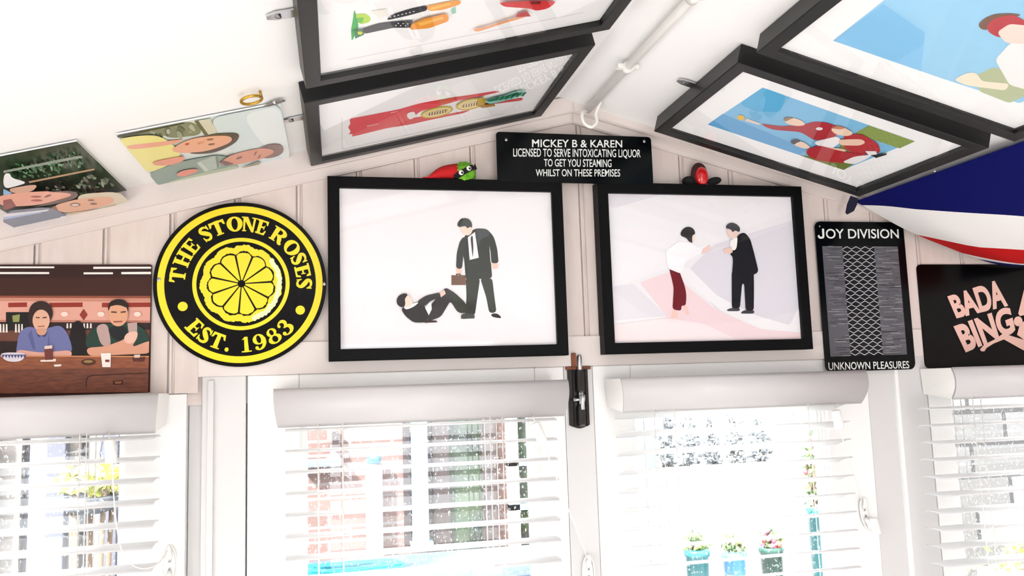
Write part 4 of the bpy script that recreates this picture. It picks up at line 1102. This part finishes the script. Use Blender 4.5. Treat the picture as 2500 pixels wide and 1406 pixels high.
# conduit along the ridge
p_ = [Vector((.474, 1.42, zc(.474) - .012)), Vector((.474, .55, zc(.474) - .012))]
rt = thing('ridge_conduit', 'white cable conduit running along the roof ridge', 'conduit', p_[0])
b = MB(); b.tube([p_[0], p_[0].lerp(p_[1], .5), p_[1]], .007, M['plastic'], 14); b.build('tube', rt)
for yy in (1.21, .96, .74):
    b = MB(); b.tube([(p_[0].x, yy + .008, p_[0].z), (p_[0].x, yy - .008, p_[0].z)], .0095, M['plastic'], 16)
    b.box((p_[0].x - .018, yy - .006, p_[0].z - .003), (p_[0].x + .018, yy + .006, p_[0].z + .004), M['plastic'], .001); b.build('clip', rt)
b = MB(); lc = at(1440, 292, 1.40)
b.tube(smooth([Vector((p_[0].x, 1.42, p_[0].z)), lc + Vector((-.014, 0, .012)), lc + Vector((-.012, 0, -.006)), lc + Vector((.002, 0, -.014)), lc + Vector((.013, 0, -.004)), lc + Vector((.012, 0, .012)), Vector((p_[0].x + .012, 1.38, p_[0].z + .004))]), .0032, M['plastic'], 8); b.build('end_loop', rt)

# ------------------------------------------------------------------ flag draped under the right slope
fm = bpy.data.materials.new('flag_cloth'); fm.use_nodes = True
nt = fm.node_tree; pb = nt.nodes['Principled BSDF']; pb.inputs['Roughness'].default_value = .85; pb.inputs['Specular IOR Level'].default_value = .1
uvn = nt.nodes.new('ShaderNodeUVMap'); uvn.uv_map = 'UVMap'
sep = nt.nodes.new('ShaderNodeSeparateXYZ'); nt.links.new(uvn.outputs[0], sep.inputs[0])
ramp = nt.nodes.new('ShaderNodeValToRGB'); ramp.color_ramp.interpolation = 'CONSTANT'
nt.links.new(sep.outputs[0], ramp.inputs[0]); nt.links.new(ramp.outputs[0], pb.inputs['Base Color'])
el = ramp.color_ramp.elements
el[0].position = 0; el[0].color = lin('0b1058')
el[1].position = .5; el[1].color = lin('f1eeec')
def band(pos, colr): e = el.new(pos); e.color = lin(colr)
CW, CR, CN, CB = .012, .135, .25, .285       # distances of the stripe edges from the corner diagonal
f01 = lambda c_: (c_ + 1.0) / 2.0
el[1].position = f01(CW); band(f01(CR), 'c01a1c'); band(f01(CN), 'f1eeec'); band(f01(CB), '0b1058')
fl = bmesh.new(); uvl = fl.loops.layers.uv.new('UVMap')
nu, nv = 70, 50; LU, LV = 1.5, .46
nr = slope(False)[2]; dv = slope(False)[0]
F0 = Vector((1.034, 1.432, zc(1.034)))
grid = []
for i in range(nu + 1):
    row = []
    for j in range(nv + 1):
        u2, v2 = LU * i / nu, LV * j / nv
        sag = .016 + .062 * math.sin(math.pi * min(v2 / .5, 1)) * (.6 + .4 * min(1, u2 / .1)) + .003 * math.sin(v2 * 22 + u2 * 3) * min(1, v2 * 8) + .004 * math.sin(u2 * 9 + v2 * 8) * min(1, v2 * 6) 
        yo = -.012 * math.sin(v2 * 9) * math.exp(-u2 * 6)
        row.append((fl.verts.new(F0 + Vector((0, -u2 + yo, 0)) + dv * v2 + nr * sag), u2, v2))
    grid.append(row)
for i in range(nu):
    for j in range(nv):
        q4 = [grid[i][j], grid[i + 1][j], grid[i + 1][j + 1], grid[i][j + 1]]
        f4 = fl.faces.new([q[0] for q in q4]); f4.smooth = True
        for lp, q in zip(f4.loops, q4):
            ss = min(q[2] / .4, 1); ss = ss * ss * (3 - 2 * ss); cdist = q[2] - .36 * q[1] - .44 * ss * min(q[1], .5)
            lp[uvl].uv = (f01(max(-.99, min(.99, cdist))), 0)
rt = thing('flag', 'navy, white and red flag draped under the right roof slope', 'flag', F0)
me = bpy.data.meshes.new('cloth')
for v_e in fl.verts: v_e.co -= F0
fl.to_mesh(me); fl.free(); me.materials.append(fm)
oc = bpy.data.objects.new('cloth', me); COL.objects.link(oc); oc.parent = rt
b = MB()
cpx = [(2078, 478), (2096, 485), (2092, 500), (2085, 515), (2070, 523), (2066, 518), (2070, 498)]
navy = mat('navy_cloth_shaded', '11112c', .85)  # the fold's shade is put into the colour, darker than the flag's navy
b.prism([at(*q, 1.405) for q in cpx], (0, .003, 0), navy); b.build('corner_tab', rt)
for px_, py_ in ((2087, 483), (2282, 418)):
    b = MB(); q = on(px_, py_, roofpt(1.02, 1, .018, False), nr); b.ball(q, (.003, .003, .002), M['steel'], 10, 6); b.build('drawing_pin', rt)

# ------------------------------------------------------------------ the garden outside
brick = bpy.data.materials.new('pale_brickwork'); brick.use_nodes = True
nt = brick.node_tree; pb = nt.nodes['Principled BSDF']; pb.inputs['Roughness'].default_value = .9
tc = nt.nodes.new('ShaderNodeTexCoord'); mp = nt.nodes.new('ShaderNodeMapping'); mp.inputs['Rotation'].default_value = (math.radians(90), 0, 0)
bk = nt.nodes.new('ShaderNodeTexBrick'); bk.inputs['Scale'].default_value = 1.0
bk.inputs['Brick Width'].default_value = .225; bk.inputs['Row Height'].default_value = .075; bk.inputs['Mortar Size'].default_value = .008
bk.inputs['Color1'].default_value = lin('6c5550'); bk.inputs['Color2'].default_value = lin('5c4843'); bk.inputs['Mortar'].default_value = lin('706764')
nt.links.new(tc.outputs['Object'], mp.inputs[0]); nt.links.new(mp.outputs[0], bk.inputs['Vector']); nt.links.new(bk.outputs[0], pb.inputs['Base Color'])
patio = mat('pale_paving', 'aeadab', .8, noise=('9d9c99', (1, 1, 1)), bscale=3)
g = MB(); g.box((-9, -9, -.12), (11, 13, -.065), patio); struct(g.build('ground'))
YH = 4.6
def gx(px_, py_=1200, Y=YH): return at(px_, py_, Y).x
def gz(py_, px_=1000, Y=YH): return at(px_, py_, Y).z
hx0, hx1 = gx(560), gx(1420)
rt = thing('brick_house', 'pale brick house wall with a glazed door, seen through the left door', 'house', Vector(((hx0 + hx1) / 2, YH, -.06)))
b = MB(); b.box((hx0, YH, -.06), (hx1, YH + .3, 2.6), brick); b.build('brick_wall', rt)
brown = mat('dark_brown_wood', '251917', .5); bluef = mat('pale_blue_paint', '6a98bd', .4); wfr = mat('white_joinery', 'f0f0f0', .4)
dgl = mat('dark_glass_painted_reflection', '161c19', .05, spec=.5, noise=('2f3d28', (1, 1, 1)), bscale=5)  # green mottling paints the reflection of the plants into the glass colour
b = MB()
b.box((gx(1055), YH - .05, .55), (gx(1095), YH + .02, 2.3), brown); b.box((gx(1175), YH - .05, .55), (gx(1212), YH + .02, 2.3), brown); b.box((gx(1055), YH - .05, .50), (gx(1212), YH + .02, .66), brown); b.box((gx(1055), YH - .05, 2.2), (gx(1212), YH + .02, 2.3), brown); b.build('door_frame', rt)
b = MB(); b.box((gx(1095), YH - .02, .66), (gx(1175), YH + .01, 2.2), dgl); b.build('door_glass', rt)
b = MB(); b.box((gx(1004), YH - .09, gz(1326)), (gx(1042), YH - .01, 2.5), bluef, .01); b.box((gx(998), YH - .10, gz(1332)), (gx(1052), YH - .01, gz(1318)), bluef, .01); b.build('blue_post', rt)
b = MB(); b.box((gx(985), YH - .03, gz(1330)), (gx(1001), YH + .01, 2.4), brown); b.build('door_jamb', rt)
b = MB(); x0, x1 = gx(1238), gx(1310)
b.box((x0, YH - .05, .7), (x0 + .06, YH + .01, 2.3), wfr); b.box((x1 - .05, YH - .05, .7), (x1, YH + .01, 2.3), bluef); b.box((x0, YH - .05, gz(1150)), (x1, YH + .01, gz(1133)), bluef); b.box((x0, YH - .05, gz(1260)), (x1, YH + .01, gz(1245)), bluef); b.box((x0, YH - .05, .66), (x1, YH + .01, .74), bluef); b.build('window_frame', rt)
b = MB(); b.box((x0 + .03, YH - .02, .72), (x1 - .03, YH - .003, 2.28), dgl); b.build('window_glass', rt)
b = MB(); b.box((gx(730), YH - .10, gz(1125)), (gx(835), YH - .01, gz(1108)), mat('slate_grey', '5a6270', .6), .005); b.build('ledge', rt)
b = MB(); b.box((gx(812), YH - .06, gz(1084)), (gx(827), YH - .01, gz(1045)), brown); b.build('bracket', rt)
b = MB(); b.tube([(gx(912), YH - .07, gz(1124)), (gx(912), YH - .07, gz(1110)), (gx(912), YH - .07, gz(1103))], [.035, .04, .02], mat('blue_lamp_glass', '3f6f96', .2), 14); b.box((gx(908), YH - .05, gz(1118)), (gx(916), YH, gz(1108)), brown); b.build('wall_lamp', rt)
b = MB(); b.tube([(gx(912), YH - .05, gz(1130)), (gx(912), YH - .05, .0)], .045, wfr, 14); b.build('drain_pipe', rt)
bn = MB(); yb2 = 4.0; bx0, bx1 = gx(690, 1380, yb2), gx(1330, 1380, yb2); zb2 = gz(1378, 1000, yb2)
slate = mat('blue_grey_decking', '5c6c84', .6, noise=('4c5a70', (1, 1, 1)), bscale=6)
bn.box((bx0, yb2 - .2, zb2 - .05), (bx1, yb2 + .25, zb2), slate, .005)
for xx in (bx0 + .1, bx1 - .15): bn.box((xx, yb2 - .15, -.065), (xx + .06, yb2 + .2, zb2 - .05), slate)
tag(bn.build('garden_bench'), 'blue grey garden bench below the brick house', 'bench')
hs = MB(); cy = mat('turquoise_rubber', '0a93a4', .35)
hc = Vector((gx(850, 1385, yb2), yb2 - .08, zb2 + .004))
pts = []
for k in range(180):
    a = 2 * math.pi * k / 24; r_ = .62 - .035 * (k // 24) + .012 * math.sin(k * 1.7)
    pts.append(hc + Vector((math.cos(a) * r_ * .40, math.sin(a) * r_ * .14, .012 + .012 * ((k // 24) % 2) + .003 * math.sin(k))))
hs.tube(pts, .010, cy, 7); tag(hs.build('garden_hose'), 'coiled turquoise garden hose lying on the bench outside', 'hose')
# fences
grey = mat('weathered_fence', '75706c', .85, noise=('625e5a', (1, 1, 8)), bscale=4)
dgrey = mat('fence_gap_dark', '4a4c55', .8)
def fence(label, xs, y, ztop, m, post_every):
    rt = thing('garden_fence', label, 'fence', Vector(((xs[0] + xs[-1]) / 2, y, -.06)))
    b = MB()
    for a_, c_ in zip(xs[:-1], xs[1:]):
        b.box((a_ + .012, y, -.06), (c_ - .012, y + .03, ztop), m, .003)
    b.build('boards', rt)
    b = MB(); b.box((xs[0], y + .03, -.06), (xs[-1], y + .06, ztop - .02), dgrey); b.build('backing', rt)
    for k in range(0, len(xs), post_every):
        b = MB(); b.box((xs[k] - .03, y - .05, -.06), (xs[k] + .03, y + .03, ztop + .03), dgrey, .004); b.build('post', rt)
    return rt
yf = 3.2
fx = [at(p_, 1200, yf).x for p_ in (-420, -320, -220, -120, -30, 60, 145, 205, 272, 340, 420, 500)]
fence('weathered grey fence with dark posts outside the left window', fx, yf, 2.3, grey, 2)
stone = bpy.data.materials.new('grey_stone_blocks'); stone.use_nodes = True
nt = stone.node_tree; pb = nt.nodes['Principled BSDF']; pb.inputs['Roughness'].default_value = .9
tc = nt.nodes.new('ShaderNodeTexCoord'); mp = nt.nodes.new('ShaderNodeMapping'); mp.inputs['Rotation'].default_value = (math.radians(90), 0, 0)
bk = nt.nodes.new('ShaderNodeTexBrick'); bk.inputs['Brick Width'].default_value = .42; bk.inputs['Row Height'].default_value = .16; bk.inputs['Scale'].default_value = 1; bk.inputs['Mortar Size'].default_value = .012
bk.inputs['Color1'].default_value = lin('5c5b5b'); bk.inputs['Color2'].default_value = lin('484747'); bk.inputs['Mortar'].default_value = lin('2a2a2b')
nt.links.new(tc.outputs['Object'], mp.inputs[0]); nt.links.new(mp.outputs[0], bk.inputs['Vector']); nt.links.new(bk.outputs[0], pb.inputs['Base Color'])
b = MB(); b.box((at(2230, 1200, 3.6).x, 3.6, -.06), (at(3300, 1200, 3.6).x, 3.75, 2.1), stone, .01); tag(b.build('stone_wall'), 'grey stone garden wall outside the right window', 'garden wall')
b = MB(); xr0, xr1 = at(1440, 1200, 5.0).x, at(2190, 1200, 5.0).x
b.box((xr0, 5.0, -.06), (xr1, 5.15, at(1800, 1150, 5.0).z), mat('white_render', 'f2f2f0', .8)); b.box((xr0, 4.97, at(1800, 1152, 5.0).z), (xr1, 5.18, at(1800, 1143, 5.0).z), mat('pale_coping', 'dfe6ea', .7), .01)
tag(b.build('rendered_wall'), 'low white rendered garden wall seen through the right door', 'garden wall')
# plants
def leaves(mb, c, rad, n, cols, size, rr):
    for k in range(n):
        d = Vector((rr.gauss(0, 1), rr.gauss(0, 1), rr.gauss(0, 1))).normalized() * (rr.random() ** .4)
        p = c + Vector((d.x * rad[0], d.y * rad[1], d.z * rad[2]))
        t = Vector((rr.gauss(0, 1), rr.gauss(0, 1), rr.gauss(0, .7))).normalized(); s2 = t.orthogonal().normalized()
        L = size * (.6 + .8 * rr.random())
        mb.poly([p, p + t * L * .5 + s2 * L * .28, p + t * L, p + t * L * .5 - s2 * L * .28], rr.choice(cols))
GR = [mat('leaf_' + c_, c_, .6, trans=.2) for c_ in ('4f6b3a', '6d8a45', '38502e', '8da356')]
YG = [mat('leaf_' + c_, c_, .6, trans=.2) for c_ in ('b9c25a', 'd6d06a', '8f9c46', 'e6d98c')]
GY = [mat('leaf_' + c_, c_, .6, trans=.2) for c_ in ('54585a', '70767a', '3f4446', '8c9294')]
def bush(name, label, cat, c, rad, n, cols, size, seed, pot=None, flowers=None, group=None):
    rr = random.Random(seed); base = Vector((c.x, c.y, pot[1] if pot else -.06))
    rt = thing(name, label, cat, base, group)
    b = MB(); leaves(b, c, rad, n, cols, size, rr); b.build('foliage', rt, recalc=False)
    b = MB(); z0_ = base.z if not pot else c.z - rad[2] * .9
    for k in range(5): b.tube([(c.x + rr.uniform(-.03, .03), c.y, z0_), (c.x + rr.uniform(-.6, .6) * rad[0], c.y + rr.uniform(-.5, .5) * rad[1], c.z + rr.uniform(0, .5) * rad[2])], .008, mat('bark', '5a4a3a', .8), 5)
    b.build('stems', rt)
    if flowers:
        b = MB()
        for k in range(flowers[1]):
            d = Vector((rr.gauss(0, 1), -abs(rr.gauss(0, 1)), rr.gauss(0, 1))).normalized()
            b.ball(c + Vector((d.x * rad[0], d.y * rad[1], d.z * rad[2])), flowers[2], rr.choice(flowers[0]), 8, 5)
        fo = b.build('blossom', rt); fo['kind'] = 'stuff'
    if pot:
        b = MB(); r_, z_ = pot[0], pot[1]
        zt = c.z - rad[2] * .6
        b.tube([(c.x, c.y, z_), (c.x, c.y, z_ + .002), (c.x, c.y, zt - .03), (c.x, c.y, zt - .03), (c.x, c.y, zt)], [r_ * .7, r_ * .72, r_ * .95, r_ * 1.08, r_ * 1.08], pot[2], 20); b.build('pot', rt)
    return rt
PKf = [mat('petal_pink', 'e86aa8', .6), mat('petal_red', 'd83a4a', .6), mat('petal_yellow', 'f0dc50', .6)]
q = at(225, 1170, 2.78)
bk_ = bush('hanging_plant', 'yellow green plant in a basket on the grey fence outside the left window', 'plant', q, (.105, .06, .045), 260, YG, .04, 1)
b = MB(); b.tube([(q.x, q.y, q.z - .10), (q.x, q.y, q.z - .085), (q.x, q.y, q.z - .05)], [.04, .075, .10], mat('dark_basket', '3a4048', .8), 18); b.build('basket', bk_)
b = MB(); b.tube([(q.x, q.y, q.z - .06), (q.x + .05, yf - .02, q.z + .3)], .006, dgrey, 6); b.tube([(q.x, q.y, q.z - .06), (q.x - .05, yf - .02, q.z + .3)], .006, dgrey, 6); b.build('chain', bk_)
bush('shrub', 'leafy shrub low down at the right side of the left window', 'shrub', Vector((at(312, 1400, 2.35).x, 2.35, .38)), (.12, .12, .36), 500, GR, .05, 2)
for k, (px_, lab) in enumerate(((1625, 'leftmost of five'), (1682, 'second from the left of five'), (1738, 'middle one of five'), (1795, 'second from the right of five'), (1852, 'rightmost of five'))):
    q = at(px_, 1060, 6.0); bush('hedge_shrub', 'grey green hedge shrub behind the white garden wall, ' + lab, 'shrub', Vector((q.x, 6.0, q.z - .30)), (.06, .10, .50), 560, GY, .05, 20 + k, group='shrubs behind the white wall')
b = MB(); q0, q1 = at(1540, 1020, 6.2), at(1602, 1130, 6.2); b.box((q0.x, 6.2, -.06), (q1.x, 6.24, q0.z + .5), mat('sky_blue_panel', '6cb0d0', .5), .01); tag(b.build('garden_screen'), 'pale blue garden screen at the left side of the right door', 'screen')
pots = [mat('teal_glaze', '1f6a70', .25), mat('blue_glaze', '4a90c0', .25), mat('dark_green_glaze', '23463c', .25)]
for k, (px_, py_, fl_, lab) in enumerate(((1700, 1325, None, 'small plant in a teal pot, leftmost on the patio beyond the right door'), (1790, 1330, None, 'small plant in a blue pot in the middle of the patio pots'), (1880, 1318, PKf, 'flowering plant in a dark green pot beyond the right door'), (1990, 1150, PKf, 'tall pink and yellow flowering plant beyond the right door'))):
    q = at(px_, py_, 3.9)
    bush('potted_plant', lab, 'potted plant', Vector((q.x, 3.9, q.z + .0)), (.055, .05, .05) if k < 3 else (.06, .06, .30), 200 if k < 3 else 420, GR, .03, 40 + k, pot=(.06, -.06, pots[k % 3]), flowers=(fl_, 24, .012) if fl_ else None, group='potted plants on the patio')
bush('shrub', 'yellow green shrub low in front of the stone wall at the right', 'shrub', Vector((at(2470, 1330, 3.3).x, 3.3, at(2470, 1370, 3.3).z - .22)), (.32, .2, .34), 700, YG + GR[1:2], .06, 60)
bush('shrub', 'bright green shrub low down beyond the right door', 'shrub', Vector((at(1840, 1420, 3.0).x, 3.0, at(1840, 1425, 3.0).z - .22)), (.22, .18, .24), 420, GR[1:] + YG[:1], .06, 61)
